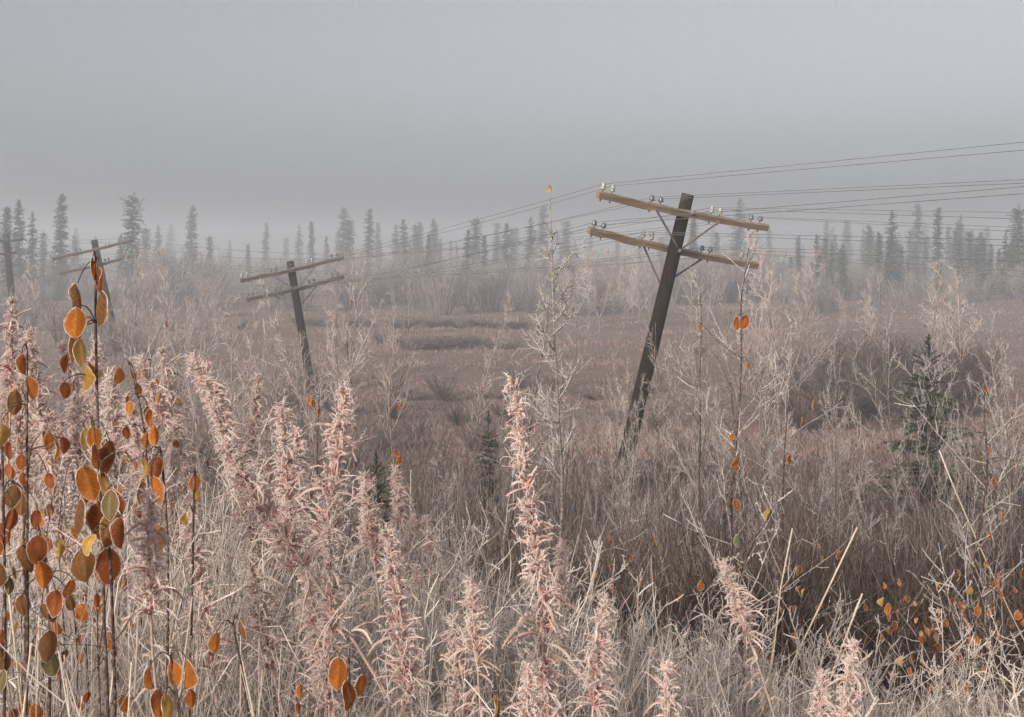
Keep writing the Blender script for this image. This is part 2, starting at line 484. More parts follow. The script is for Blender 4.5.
tag(link('meadow_grass', g.mesh('meadow_grass', [M['meadow']])), 'pinkish brown frosted grass of the open meadow', 'grass', kind='stuff')

# dark and grey twiggy brush that covers the foot of the bank
X, Y = scatter(42000, 5.0, 20, 0.62, 1.0)
cl = fbm(X + 3, Y, 1.1)
px = 512 + F * X / Y
keep = r.random(len(X)) < np.clip(0.65 + 0.35 * cl, 0.15, 1)
X, Y, cl, px = X[keep], Y[keep], cl[keep], px[keep]
h = (0.30 + 0.55 * r.random(len(X)) ** 1.5) * np.clip(0.9 + 0.35 * cl, 0.4, 1.5)
S = np.stack([X, Y, zg(X, Y) - 0.03], -1)
D = np.stack([r.normal(0, 0.30, len(X)), r.normal(0, 0.30, len(X)), np.ones(len(X))], -1)
P = strands(S, D, h, 4, r, 0.1, 0.16)
g = Geo()
fr0 = np.clip(0.18 - 0.22 * smooth((px - 720) / 80) + 0.22 * r.normal(size=len(X)), 0, 0.9)[:, None]  # shade on the right-hand brush is painted in as thinner frost
g.tubes(P, (0.0022 + 0.00028 * Y)[:, None] * np.array([1, 0.85, 0.65, 0.3]), 3, frost=fr0 + np.array([-0.1, 0, 0.12, 0.25]), tint=r.random(len(X)) ** 1.3)
c, d, t, s = offshoots(P, 2, 0.35, 0.95, 38, 12, r)
Q = strands(c, d, h[s] * (0.15 + 0.25 * r.random(len(s))), 3, r, 0.3, 0.1)
g.tubes(Q, (0.0014 + 0.00022 * Y[s])[:, None] * np.array([1, 0.8, 0.3]), 3, frost=fr0[s] + np.array([0, 0.12, 0.25]), tint=r.random(len(s)))
n2_ = 3600
Yu = r.uniform(6.5, 15, n2_); pu = r.uniform(400, 1060, n2_); Xu = (pu - 512) / F * Yu
hu = r.uniform(0.45, 1.25, n2_) * (0.75 + 0.35 * fbm(Xu, Yu, 0.8))
hu = np.clip(hu, 0.3, 1.4)
Pu = strands(np.stack([Xu, Yu, zg(Xu, Yu) - 0.03], -1), np.stack([r.normal(0, 0.11, n2_), r.normal(0, 0.11, n2_), np.ones(n2_)], -1), hu, 6, r, 0.15, 0.05)
g.tubes(Pu, (0.0022 + 0.00026 * Yu)[:, None] * np.array([1, 0.9, 0.8, 0.7, 0.55, 0.3]), 3, frost=np.clip(0.22 + 0.2 * r.normal(size=n2_), 0, 0.8)[:, None] + np.array([-0.2, -0.1, 0, 0.15, 0.3, 0.4]), tint=r.random(n2_) ** 2)
c, d, t, s = offshoots(Pu, 3, 0.3, 0.95, 36, 9, r)
Qu = strands(c, d, hu[s] * (0.10 + 0.16 * r.random(len(s))), 4, r, 0.5, 0.08)
g.tubes(Qu, (0.0014 + 0.0002 * Yu[s])[:, None] * np.array([1, 0.85, 0.7, 0.3]), 3, frost=np.clip(0.4 + 0.2 * r.normal(size=len(s)), 0, 1)[:, None] + np.array([0, 0.1, 0.2, 0.3]), tint=r.random(len(s)))
tag(link('brush', g.mesh('brush', [M['midbrush']])), 'tangled grey brown brush at the foot of the bank', 'brush', kind='stuff')

# pale frosted undergrowth of the near bank
TOP = np.array([[-200, 350], [0, 385], [120, 420], [220, 470], [300, 500], [420, 530], [520, 570], [600, 600], [700, 615], [790, 660], [900, 705], [1024, 700], [1250, 660]], float)


def topline(px):
    return np.interp(px, TOP[:, 0], TOP[:, 1])


X, Y = scatter(52000, 1.2, 6.0, 0.64, 0.8)
px = 512 + F * X / Y
base = zg(X, Y)
lim = H - (topline(px) + r.exponential(70, len(X)) + 5 - HY) / F * Y - base
h = np.minimum(lim, (0.35 + 0.9 * r.random(len(X))))
ok = h > 0.08
X, Y, px, base, h = X[ok], Y[ok], px[ok], base[ok], h[ok]
left = smooth((520 - px) / 300)
S = np.stack([X, Y, base - 0.02], -1)
D = np.stack([r.normal(0, 0.30, len(X)), r.normal(0, 0.30, len(X)), np.ones(len(X))], -1)
P = strands(S, D, h, 6, r, r.normal(-0.35, 0.7, len(X)), 0.17)
g = Geo()
fr0 = np.clip(0.34 + 0.14 * left + 0.25 * r.normal(size=len(X)), 0, 1)[:, None]  # brighter light at the left is painted in as extra frost
g.tubes(P, (0.0006 + 0.00019 * Y)[:, None] * (0.6 + 0.8 * r.random(len(X)) ** 2)[:, None] * np.array([1, 0.95, 0.9, 0.8, 0.6, 0.25]), 3, frost=fr0 + np.array([-0.25, -0.15, 0.0, 0.1, 0.2, 0.35]), tint=r.random(len(X)))
c, d, t, s = offshoots(P, 3, 0.45, 0.98, 46, 16, r)
L = np.minimum(h[s], 0.5) * (0.08 + 0.2 * r.random(len(s)))
Q = strands(c, d, L, 4, r, r.normal(-0.1, 0.9, len(s)), 0.2)
g.tubes(Q, (0.00055 + 0.00015 * Y[s])[:, None] * np.array([1, 0.9, 0.7, 0.3]), 3, frost=fr0[s] + np.array([0.05, 0.15, 0.25, 0.35]), tint=r.random(len(s)))
g.spikes(np.concatenate([P[:, 2:6], Q]), None, 70000, 0.0045, r, width=0.0006)
tag(link('undergrowth', g.mesh('undergrowth', [M['under']])), 'dense frosted weed stems and dry grass covering the near bank', 'undergrowth', kind='stuff')

# ------------------------------------------------------------------ utility poles and wires
def pole_frame(top, base):
    z = norm(np.array(top) - np.array(base))
    return z


ARM_OFF = [-1.42, -1.27, -0.62, -0.47, 0.42, 0.57, 1.15, 1.32]
PALE = {0: (0, 1, 4, 5), 1: (2, 3, 6, 7)}


def make_pole(label, top, base, length, arm_dir, arms, radius=0.106, detail=True, front=(-1, 1), wood='arm'):
    """post from base to top; each crossarm given by its distance below the top and its roll"""
    z = norm(top - base)
    root = thing('utility_pole', label, 'utility pole', 'leaning poles of the old wire line', tuple(base))
    rr = R8(int(abs(top[0]) * 100) + 3)
    n = 14
    t = np.linspace(-0.4 / length, 1, n)
    P = np.array([(top - base) * u for u in t])
    g = Geo()
    sides = 14
    rad = np.linspace(radius * 1.15, radius * 0.92, n) * (1 + 0.03 * rr.normal(size=n))
    g.tubes(P, rad[None], sides, smooth=True, cap=True)
    link('post', g.mesh('post', [M['post']]), root)
    x = norm(arm_dir - z * np.dot(arm_dir, z))
    y = np.cross(z, x)                                   # away from the viewer when x points to the right
    pins = []
    for k, (below, roll, shift, half) in enumerate(arms):
        f = front[k % len(front)]
        xr = norm(x * math.cos(roll) + z * math.sin(roll)); zr = np.cross(xr, y)
        c = (top - base) - z * below + y * f * (radius + 0.045) + x * shift
        Mx = Matrix(((xr[0], y[0], zr[0], c[0]), (xr[1], y[1], zr[1], c[1]), (xr[2], y[2], zr[2], c[2]), (0, 0, 0, 1)))
        # a rough sawn beam, slightly bowed, chamfered along its top
        g = Geo()
        m_ = 17; u = np.linspace(-half, half, m_)
        hw, hh = 0.042, 0.054
        prof = np.array([[-hw, -hh], [hw, -hh], [hw, hh * 0.55], [hw * 0.55, hh], [-hw * 0.55, hh], [-hw, hh * 0.55]])
        bow = -0.03 * np.cos(u / half * 1.5) + rr.normal(0, 0.004, m_)
        Vv = np.array([[uu, p[0] + rr.normal(0, 0.002), p[1] + b + rr.normal(0, 0.004)] for uu, b in zip(u, bow) for p in prof])
        ii = np.arange(m_ * 6).reshape(m_, 6)
        g.add(Vv, np.stack([ii[:-1], np.roll(ii[:-1], -1, 1), np.roll(ii[1:], -1, 1), ii[1:]], -1).reshape(-1, 4))
        g.f.append((ii[0][::-1].reshape(1, -1), 0, False)); g.f.append((ii[-1].reshape(1, -1), 0, False))
        arm = link('crossarm', g.mesh('crossarm', [M[wood]]), root)
        arm.matrix_local = Mx
        for q, off in enumerate(ARM_OFF):
            off *= half / 1.48
            g = Geo()
            pale = q in PALE[k]
            zb = float(np.interp(off, u, bow)) + hh - 0.004
            T = Matrix.Translation((off, 0, zb)) @ Matrix.Scale(0.88, 4)
            g.lathe(T @ Matrix.Translation((0, 0, -0.16)), [(0.0, 0), (0.013, 0.002), (0.013, 0.24)], 6, mat=1)       # the pin runs right through the arm
            if pale:
                g.lathe(T, [(0.0, 0.04), (0.040, 0.036), (0.043, 0.06), (0.028, 0.075), (0.038, 0.085), (0.042, 0.105), (0.028, 0.115), (0.034, 0.135), (0.024, 0.155), (0.0, 0.16)], 10, mat=2)
            else:
                g.lathe(T, [(0.0, 0.048), (0.044, 0.045), (0.048, 0.07), (0.034, 0.085), (0.04, 0.10), (0.032, 0.125), (0.0, 0.133)], 10, mat=0)
            link('insulator', g.mesh('insulator', [M['glass'], M['steel'], M['paleglass']]), arm)
            pt = Mx @ Vector((off, 0, zb + (0.115 if pale else 0.085)))
            pins.append(np.array(pt) + base)
        if detail:
            for s in (-1, 1):
                a = c + xr * s * 0.62 - y * f * (-0.045) - zr * 0.05
                b = (top - base) - z * (below + 0.55) + y * f * (radius + 0.005) + x * s * 0.05
                a = a + y * f * 0.01
                e = norm(b - a); sd_ = norm(np.cross(e, y)); dd = np.cross(e, sd_)
                mid = (a + b) / 2
                Mb = Matrix(((sd_[0], dd[0], e[0], mid[0]), (sd_[1], dd[1], e[1], mid[1]), (sd_[2], dd[2], e[2], mid[2]), (0, 0, 0, 1)))
                g = Geo(); g.box(Mb, (0.032, 0.008, float(np.linalg.norm(b - a))))
                link('brace', g.mesh('brace', [M['steel']]), root)
            bc = (top - base) - z * below + y * (-radius - (0.10 if f < 0 else 0.012))
            q = Matrix(((x[0], z[0], -y[0], bc[0]), (x[1], z[1], -y[1], bc[1]), (x[2], z[2], -y[2], bc[2]), (0, 0, 0, 1)))
            g = Geo(); g.lathe(q, [(0.0, 0.03), (0.018, 0.028), (0.02, 0.012), (0.034, 0.010), (0.034, 0.0)], 8)
            link('bolt', g.mesh('bolt', [M['steel']]), root)
    return root, pins


ad = norm(np.array([1.0, 0.58, 0.0]))
Y1 = 16.6
p1t, p1b = at(688, 194, Y1), at(615, 505, Y1 + 0.5)
p1b[2] = zg(p1b[0], p1b[1]) - 0.1
poles = []
L = float(np.linalg.norm(p1t - p1b))
poles.append(make_pole('large dark leaning pole right of centre with two frosted timber crossarms', p1t, p1b, L, ad, [(0.26, 0.0, -0.07, 1.66), (0.86, -0.03, 0.17, 1.70)]))
Y2 = 29.5
p2t, p2b = at(290, 261, Y2), at(312, 378, Y2)
p2b[2] = zg(p2b[0], p2b[1]) - 0.1
poles.append(make_pole('middle distance pole leaning left, its two crossarms tilted up to the right', p2t, p2b, float(np.linalg.norm(p2t - p2b)), ad, [(0.22, 0.06, 0, 1.46), (0.74, 0.06, 0.1, 1.40)], 0.108, wood='darkarm'))
Y3 = 40.5
p3t, p3b = at(94, 240, Y3), at(119, 346, Y3)
p3b[2] = zg(p3b[0], p3b[1]) - 0.1
poles.append(make_pole('hazy pole behind the tall orange leaved stem at the left', p3t, p3b, float(np.linalg.norm(p3t - p3b)), ad, [(0.34, 0.06, -0.1, 1.46), (0.90, 0.06, -0.1, 1.3)], 0.125, False, wood='darkarm'))
Y4 = 52.0
p4t, p4b = at(6, 234, Y4), at(15, 330, Y4)
p4b[2] = zg(p4b[0], p4b[1]) - 0.1
poles.append(make_pole('faintest pole of the line, dark post at the far left edge', p4t, p4b, float(np.linalg.norm(p4t - p4b)), norm(np.array([0.16, 1.0, 0.0])), [(0.30, 0.03, 0, 1.0), (0.9, 0.03, 0, 1.0)], 0.15, False, wood='darkarm'))

# the next pole to the right stands outside the frame; the wires run on towards it
v12 = np.array([9.2, -12.9, 0.0])
end_y = [(142, 150, 179.5, 183, 212.5, 219, 227.7, 232), (186.5, 193.5, 240, 246, 253.5, 261.6, 271, 277)]
wl = ['frosted wire from the %s insulator of the %s crossarm of the large pole']
ordn = ['outer left', 'second', 'third', 'fourth', 'fifth', 'sixth', 'seventh', 'outer right']
# order the far poles' pins the same way (left to right as seen)
for k in range(16):
    pts = []
    arm, q = divmod(k, 8)
    a1 = poles[0][1][k]
    # point where the wire leaves the frame at the right
    tt = 0.0
    dirv = v12 / np.linalg.norm(v12)
    # choose s such that the wire is seen at x = 1024
    s = ((1024 - 512) / F * a1[1] - a1[0]) / (dirv[0] - (1024 - 512) / F * dirv[1])
    ex = a1 + dirv * s
    ex[2] = H - (end_y[arm][q] - HY) / F * ex[1]
    far = a1 + (ex - a1) * (15.5 / s)
    chain = [far, a1] + [p[1][k] for p in poles[1:]]
    last = chain[-1] + (chain[-1] - chain[-2]) * 1.0
    chain.append(last)
    line = []
    for i in range(len(chain) - 1):
        A, B = chain[i], chain[i + 1]
        n = 12
        sag = (0.0 if i == 0 else 0.10 + 0.03 * (k % 3))
        for j in range(n if i < len(chain) - 2 else n + 1):
            u = j / n
            line.append(A + (B - A) * u - np.array([0, 0, sag * 4 * u * (1 - u)]))
    o0 = a1.copy()
    g = Geo(); g.tubes(np.array([line]) - o0, 0.0036, 5, frost=0.1, smooth=True)
    o = link('overhead_wire', g.mesh('overhead_wire', [M['wire']]))
    o.location = tuple(o0)
    tag(o, 'frosted wire tied to the %s insulator of the %s crossarm on the large pole' % (ordn[q], ('upper', 'lower')[arm]), 'wire', 'overhead wires of the pole line')


# ------------------------------------------------------------------ spruces
def spruce_parts(r, height, rmax, whorls, nbr, needles, nlen, mat, club=0.0, droop=-0.5, gap=0.25, base=0.08, pw=0.6, tipw=0.08, jit=0.3):
    g = Geo()
    n = 10
    P = np.zeros((1, n, 3)); P[0, :, 2] = np.linspace(-0.05, height, n); P[0, :, :2] = np.cumsum(r.normal(0, height * 0.004, (n, 2)), 0)
    g.tubes(P, taper(height * 0.011 + 0.012, 0.006, n), 7, tint=0.5, smooth=True)
    trunk = g.mesh('trunk', [M['bark']])
    g = Geo()
    zz = base + (0.985 - base) * (np.arange(whorls) + r.random(whorls)) / whorls
    prof = rmax * (1 - zz) ** pw * (0.55 + 0.45 * smooth(zz / 0.25)) + rmax * tipw
    if club:
        prof = prof + club * rmax * np.exp(-((zz - 0.88) / 0.07) ** 2)
    prof = prof * (1 + gap * r.normal(size=whorls)).clip(0.35, 1.6)
    zz = np.repeat(zz, nbr); zz = zz + r.normal(0, 0.012, len(zz)) * (jit > 0.25); zz = np.clip(zz, base, 0.99)
    L = np.repeat(prof, nbr) * np.clip(0.85 + jit * r.normal(size=whorls * nbr), 0.3, 1.8)
    keep = r.random(len(zz)) > 0.12
    zz, L = zz[keep], L[keep]
    az = r.random(len(zz)) * 2 * math.pi
    el = (0.12 + 0.75 * smooth((zz - 0.7) / 0.3)) + r.normal(0, 0.12, len(zz))
    D = np.stack([np.cos(az) * np.cos(el), np.sin(az) * np.cos(el), np.sin(el)], -1)
    ax = np.stack([np.interp(zz * height, P[0, :, 2], P[0, :, i]) for i in range(2)] + [zz * height], -1)
    B = strands(ax, D, L, 5, r, droop * (1 - 0.7 * zz), 0.06)
    g.tubes(B, taper(height * 0.0016 + 0.003, 0.0015, 5, len(B)), 3, frost=0.2, tint=0.3)
    # needle sprays: narrow triangles that stand along each branch
    k = needles
    c, d, t, s = offshoots(B, k, 0.12, 0.999, 48, 14, r)
    ln = (nlen * (0.6 + 0.8 * r.random(len(s))) * np.clip(L[s] / (0.45 * rmax), 0.35, 1))[:, None]
    d = d + np.array([0, 0, -0.15])
    w = norm(np.cross(d, r.normal(size=d.shape))) * ln * 0.18
    V = np.stack([c - w, c + w, c + d * ln], 1)
    fr = np.stack([np.zeros(len(s)), np.zeros(len(s)), np.full(len(s), 0.4)], 1) + (0.45 * (t - 0.5) + 0.15 * r.normal(size=len(s)))[:, None]
    g.add(V, np.arange(3 * len(s)).reshape(-1, 3), fr, np.repeat(r.random(len(s)), 3))
    return [('trunk', trunk), ('crown', g.mesh('crown', [mat]))]


far_kinds = []
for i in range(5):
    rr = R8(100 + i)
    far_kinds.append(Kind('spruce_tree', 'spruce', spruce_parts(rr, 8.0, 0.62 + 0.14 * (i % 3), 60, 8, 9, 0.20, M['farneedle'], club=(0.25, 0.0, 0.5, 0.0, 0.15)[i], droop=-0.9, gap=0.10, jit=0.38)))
spr = [  # x, top y, distance
    (8, 207, 76), (22, 199, 82), (31, 212, 80), (60, 193, 84), (44, 232, 95), (132, 195, 84), (122, 234, 100), (158, 225, 130), (190, 205, 118), (211, 236, 120),
    (249, 244, 130), (267, 222, 150), (299, 224, 150), (343, 207, 128), (350, 219, 112), (368, 209, 116), (327, 236, 140), (397, 224, 140), (406, 219, 116), (417, 224, 130),
    (427, 234, 100), (432, 218, 136), (440, 238, 140), (466, 229, 92), (476, 218, 112), (484, 236, 100), (507, 222, 104), (530, 217, 110), (543, 206, 130), (496, 236, 140),
    (695, 218, 96), (716, 232, 120), (738, 198, 118), (640, 236, 150), (617, 240, 170), (800, 236, 110), (817, 234, 88), (831, 242, 84), (842, 244, 92), (870, 230, 120), (878, 233, 90),
    (888, 236, 100), (893, 210, 84), (917, 203, 118), (925, 236, 120), (938, 208, 88), (948, 226, 130), (960, 215, 116), (969, 231, 88), (979, 236, 92), (985, 238, 86), (991, 243, 92), (1005, 232, 82), (1014, 236, 90),
    (1021, 207, 80), (1040, 215, 84), (-14, 214, 82), (575, 240, 190), (590, 235, 200), (660, 238, 190), (770, 226, 170), (76, 240, 150), (95, 236, 160), (230, 240, 190), (285, 238, 190), (380, 240, 200), (450, 240, 190)]
for _ in range(26):
    spr.append((r.choice([880, 930, 985, 1010, 1000, 20, 830]) + r.normal(0, 24), r.uniform(228, 262), r.uniform(76, 104)))
for _ in range(80):
    c_ = r.choice([20, 140, 350, 420, 480, 530, 690, 830, 890, 950, 1000])
    spr.append((c_ + r.normal(0, 36), r.uniform(220, 246), r.uniform(110, 230)))
slab = {0: 'tall narrow spruce with a stubby crown fading into fog, left of the tall bushy spruce', 3: 'tallest dark spruce at the left, alone against the fog with bare side twigs',
        5: 'club topped spruce standing above the tilted arms of the hazy left pole', 8: 'pale slim spruce alone right of the club topped one, half lost in fog',
        32: 'very pale tall spruce in the fog right behind the large leaning pole', 43: 'sharp dark spruce nearest on the right, tallest left of the pale tall one', 45: 'second dark sharp spruce right of the pale tall one',
        54: 'broad dark spruce at the right edge of the forest'}
slab_pop = slab.pop(0)
for i, (px, ty, Yd) in enumerate(spr):
    tip = at(px, ty, Yd); zb = float(zg(tip[0], Yd)) - 0.05
    hgt = tip[2] - zb
    s = hgt / 8.0
    k = far_kinds[(i * 3 + (2 if i == 5 else 0)) % 5] if i != 5 else far_kinds[2]
    wdt = s * (0.95 + 0.4 * r.random()) * (85.0 / Yd) ** -0.35
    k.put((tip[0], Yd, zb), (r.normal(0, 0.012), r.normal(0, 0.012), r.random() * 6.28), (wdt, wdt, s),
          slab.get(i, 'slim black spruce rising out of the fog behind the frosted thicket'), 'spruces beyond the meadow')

near_sp = spruce_parts(R8(41), 2.6, 0.72, 26, 12, 95, 0.045, M['needle'], droop=-0.35, gap=0.12, base=0.04, pw=0.85, tipw=0.015, jit=0.27)
k = Kind('spruce_tree', 'spruce', near_sp)
b = at(932, 0, 12.8); b[2] = zg(b[0], b[1])
tipz = at(928, 334, 12.8)[2]
k.put(tuple(b), (0, 0.0, 0.4), (1.22, 1.22, float((tipz - b[2]) / 2.6)), 'young dark green spruce with layered frosted branches at the right')
b = at(489, 0, 14.5); b[2] = zg(b[0], b[1])
k.put(tuple(b), (0, 0.02, 2.0), (0.52, 0.52, float((at(489, 410, 14.5)[2] - b[2]) / 2.6)), 'small dark spruce seedling on the meadow left of the tall fireweed plume')
b = at(862, 0, 6.4); b[2] = zg(b[0], b[1])
k.put(tuple(b), (0, 0.04, 1.0), (0.62, 0.62, float((at(862, 560, 6.4)[2] - b[2]) / 2.6)), 'low dark spruce in the shade of the brush at lower right')
b = at(380, 0, 7.5); b[2] = zg(b[0], b[1])
k.put(tuple(b), (0.05, 0, 4.0), (0.5, 0.5, float((at(376, 452, 7.5)[2] - b[2]) / 2.6)), 'small green spruce behind the pink fireweed left of centre')


# ------------------------------------------------------------------ bare frosted saplings and shrubs
def sapling_parts(r, height, r0, nb, spread, mat, frost, levels=2, lean=0.06, sub=5, t0=0.25, upb=0.5, ang=48, spikes=0, tint=0.3, nseg=14, t1=0.97):
    g = Geo()
    P = strands(np.zeros((1, 3)), np.array([[r.normal(0, lean), r.normal(0, lean), 1.0]]), height, nseg, r, 0.25, 0.045)
    f = frost
    g.tubes(P, taper(r0, r0 * 0.22, nseg), 5, frost=(f - 0.25) + 0.35 * np.linspace(0, 1, nseg)[None], tint=tint, smooth=True)
    trunk = g.mesh('trunk', [mat])
    g = Geo()
    c, d, t, s = offshoots(P, nb, t0, t1, ang, 9, r)
    L = spread * (1.05 - t) ** 0.7 * (0.55 + 0.65 * r.random(len(t)))
    B = strands(c, d, L, 7, r, upb, 0.09)
    g.tubes(B, (r0 * (0.58 - 0.26 * t))[:, None] * np.linspace(1, 0.5, 7), 4, frost=f + 0.1 + 0.2 * np.linspace(0, 1, 7)[None], tint=tint, smooth=True)
    c2, d2, t2, s2 = offshoots(B, sub, 0.25, 1.0, 40, 10, r)
    C = strands(c2, d2, L[s2] * (0.18 + 0.3 * r.random(len(s2))) * (1.15 - 0.6 * t2), 5, r, 0.4, 0.10)
    g.tubes(C, r0 * 0.24 * np.linspace(1, 0.6, 5)[None], 3, frost=f + 0.25, tint=tint)
    allP = C
    if levels > 2:
        c3, d3, t3, s3 = offshoots(C, 3, 0.3, 1.0, 42, 12, r)
        E = strands(c3, d3, 0.02 * height + 0.35 * np.linalg.norm(C[s3, -1] - C[s3, 0], axis=1), 3, r, 0.3, 0.1)
        g.tubes(E, r0 * 0.14 * np.linspace(1, 0.5, 3)[None], 3, frost=f + 0.3, tint=tint)
    if spikes:
        g.spikes(C, None, spikes, 0.009, r, width=0.0016)
        g.spikes(B, None, spikes, 0.009, r, width=0.0016)
    return [('trunk', trunk), ('branches', g.mesh('branches', [mat]))], P[0, -1]


sap = []
for i in range(6):
    ps, tip = sapling_parts(R8(200 + i), 2.6, 0.0125, (13, 10, 15, 11, 14, 11)[i], (0.75, 0.9, 0.6, 0.85, 0.7, 1.0)[i], M['twig'], 0.14 + 0.06 * (i % 3), 3, ang=(44, 36, 50, 40, 46, 33)[i], t0=(0.3, 0.2, 0.35, 0.15, 0.25, 0.2)[i], spikes=1500)
    sap.append((Kind('frosted_sapling', 'sapling', ps), tip))


sapfar = []
for i in range(3):
    ps, tip = sapling_parts(R8(260 + i), 3.4, 0.024, (17, 13, 20)[i], (0.9, 1.1, 0.75)[i], M['birch'], 0.28, 3, ang=(38, 32, 44)[i], t0=0.15)
    sapfar.append((Kind('frosted_sapling', 'sapling', ps), tip))


def put_sapling(px, ty, Yd, var, label, group=None, wide=1.0, lean=0.0, rot=None):
    kd, tip = sap[var] if Yd < 16 else sapfar[var % 3]
    T = at(px, ty, Yd); zb = float(zg(T[0], Yd)) - 0.04
    s = (T[2] - zb) / tip[2]
    a = r.random() * 6.28 if rot is None else rot
    off = Matrix.Rotation(a, 3, 'Z') @ Vector((tip[0] * s * wide, tip[1] * s * wide, 0))
    return kd.put((T[0] - off.x - lean * (T[2] - zb), Yd - off.y, zb), (0, math.atan(lean), a), (s * wide, s * wide, s), label, group)


SG = 'bare frosted saplings on the lower bank and meadow'
hero_s, hero_tip = sapling_parts(R8(311), 3.0, 0.0165, 24, 0.46, M['twig'], 0.34, 3, 0.01, 5, 0.42, 0.9, 55, spikes=2600, t1=0.90)
T = at(549, 190, 6.2); zb = float(zg(T[0], 6.2)) - 0.05
s = (T[2] - zb) / hero_tip[2]
HERO = Kind('frosted_sapling', 'sapling', hero_s).put((T[0] - hero_tip[0] * s - 0.03, 6.2 - hero_tip[1] * s, zb), (0, 0.012, 0), s, 'tallest frosted sapling left of the large pole, a single dry leaf at its tip', SG)
mids = [  # x, top y, distance, variant, width, lean, label
    (700, 268, 7.6, 1, 0.95, 0.03, 'wide forked frosted sapling just right of the foot of the large pole'),
    (648, 322, 8.6, 3, 0.8, -0.02, 'slender frosted sapling crossing the lower post of the large pole'),
    (725, 300, 8.2, 0, 0.8, 0.0, None), (578, 300, 13, 4, 0.9, 0.02, None),
    (620, 372, 9, 1, 0.6, -0.05, None), (634, 388, 8.2, 5, 0.5, 0.02, None), (606, 400, 8.6, 3, 0.55, -0.02, None), (755, 330, 7.4, 3, 0.8, 0.03, None), 
    (800, 300, 8.4, 2, 0.9, 0.02, None), (787, 388, 5.0, 1, 0.55, 0.01, 'thin frosted sapling with one curled leaf beside the dark brush'),
    (880, 272, 12, 0, 0.9, 0.0, 'bushy frosted sapling left of the young green spruce, its top against the dark forest'), 
    (945, 262, 17, 2, 1.0, 0, None), (985, 300, 13, 5, 0.9, 0, None),  (1010, 330, 8, 3, 0.8, 0.04, None),
    (1018, 372, 4.4, 1, 0.75, 0.05, 'stout pale frosted sapling at the right edge'), (975, 425, 4.0, 5, 0.55, 0.02, 'frosted sapling with upswept pale branches above the orange leaved bush'),
    (135, 250, 25, 1, 1.0, 0, 'dark frosted sapling right of the tall orange leaved stem'), (160, 246, 26, 0, 0.9, 0, None), (176, 290, 24, 3, 1, 0, None), (210, 300, 22, 5, 1, 0, None), (235, 296, 26, 2, 1, 0, None),
    (350, 262, 24, 1, 1.0, 0, None), (366, 256, 25, 3, 0.9, 0, 'thickest frosted clump of stems right of the second pole'), (328, 286, 24, 0, 1.0, 0.02, None), (384, 300, 22, 5, 1.0, 0, None), (338, 310, 20, 2, 0.9, 0, None), (270, 318, 22, 4, 0.9, 0, None),
    (300, 330, 19, 1, 0.9, 0, None), (500, 330, 21, 2, 0.8, 0, None), (512, 292, 28, 5, 0.8, 0, None), (505, 380, 12, 1, 0.6, 0, None)]
for _ in range(9):
    mids.append((r.uniform(585, 720), r.uniform(335, 430), r.uniform(7.0, 12.5), int(r.integers(6)), r.uniform(0.45, 0.75), r.normal(0, 0.05), None))
for _ in range(22):
    mids.append((r.uniform(560, 1020), r.uniform(320, 450), r.uniform(6.5, 12), int(r.integers(6)), r.uniform(0.35, 0.55), r.normal(0, 0.04), None))
for _ in range(16):
    mids.append((r.choice([150, 205, 255, 345, 375, 395]) + r.normal(0, 14), r.uniform(262, 340), r.uniform(18, 26), int(r.integers(6)), r.uniform(0.6, 0.9), r.normal(0, 0.03), None))
for (px, ty, Yd, v, wd, ln, lb) in mids:
    put_sapling(px, ty, Yd, v, lb or 'bare frosted sapling with pale upright twigs', SG, wd, ln)
for i in range(36):
    px = r.uniform(150, 1060); Yd = r.uniform(7.5, 24)
    if 370 < px < 610 and Yd > 9 or abs(px - 925) < 62: continue
    hh = r.uniform(0.9, 2.6) * (0.75 if px < 560 else 1.0)
    x = (px - 512) / F * Yd
    ty = HY - (float(zg(x, Yd)) + hh - H) / Yd * F
    put_sapling(px, ty, Yd, int(r.integers(6)), 'bare frosted sapling with pale upright twigs', SG, r.uniform(0.7, 1.2), r.normal(0, 0.06))


# frosted shrubs: many stemmed
def shrub_parts(r, height, stems, mat, frost, r0=0.02, twigs=6, tint=0.5, openness=0.28):
    g = Geo()
    a = r.random(stems) * 6.28
    S = np.stack([np.cos(a), np.sin(a), np.zeros(stems)], -1) * (0.1 * height * r.random(stems))[:, None]
    D = np.stack([np.cos(a) * openness, np.sin(a) * openness, np.ones(stems)], -1)
    P = strands(S, D, height * (0.6 + 0.45 * r.random(stems)), 7, r, 0.2, 0.07)
    g.tubes(P, taper(r0, r0 * 0.35, 7, stems), 3, frost=frost - 0.2 + 0.3 * np.linspace(0, 1, 7)[None], tint=tint)
    stem = g.mesh('stems', [mat])
    g = Geo()
    c, d, t, s = offshoots(P, twigs, 0.2, 1.0, 32, 10, r)
    B = strands(c, d, height * (0.12 + 0.22 * r.random(len(t))) * (1.2 - 0.6 * t), 5, r, 0.4, 0.08)
    g.tubes(B, taper(r0 * 0.42, r0 * 0.2, 5, len(B)), 3, frost=frost + 0.05, tint=tint)
    c, d, t, s = offshoots(B, 4, 0.2, 1.0, 36, 12, r)
    C = strands(c, d, height * (0.04 + 0.08 * r.random(len(t))), 3, r, 0.4, 0.08)
    g.tubes(C, taper(r0 * 0.26, r0 * 0.12, 3, len(C)), 3, frost=frost + 0.2, tint=tint)
    return [('stems', stem), ('twigs', g.mesh('twigs', [mat]))]


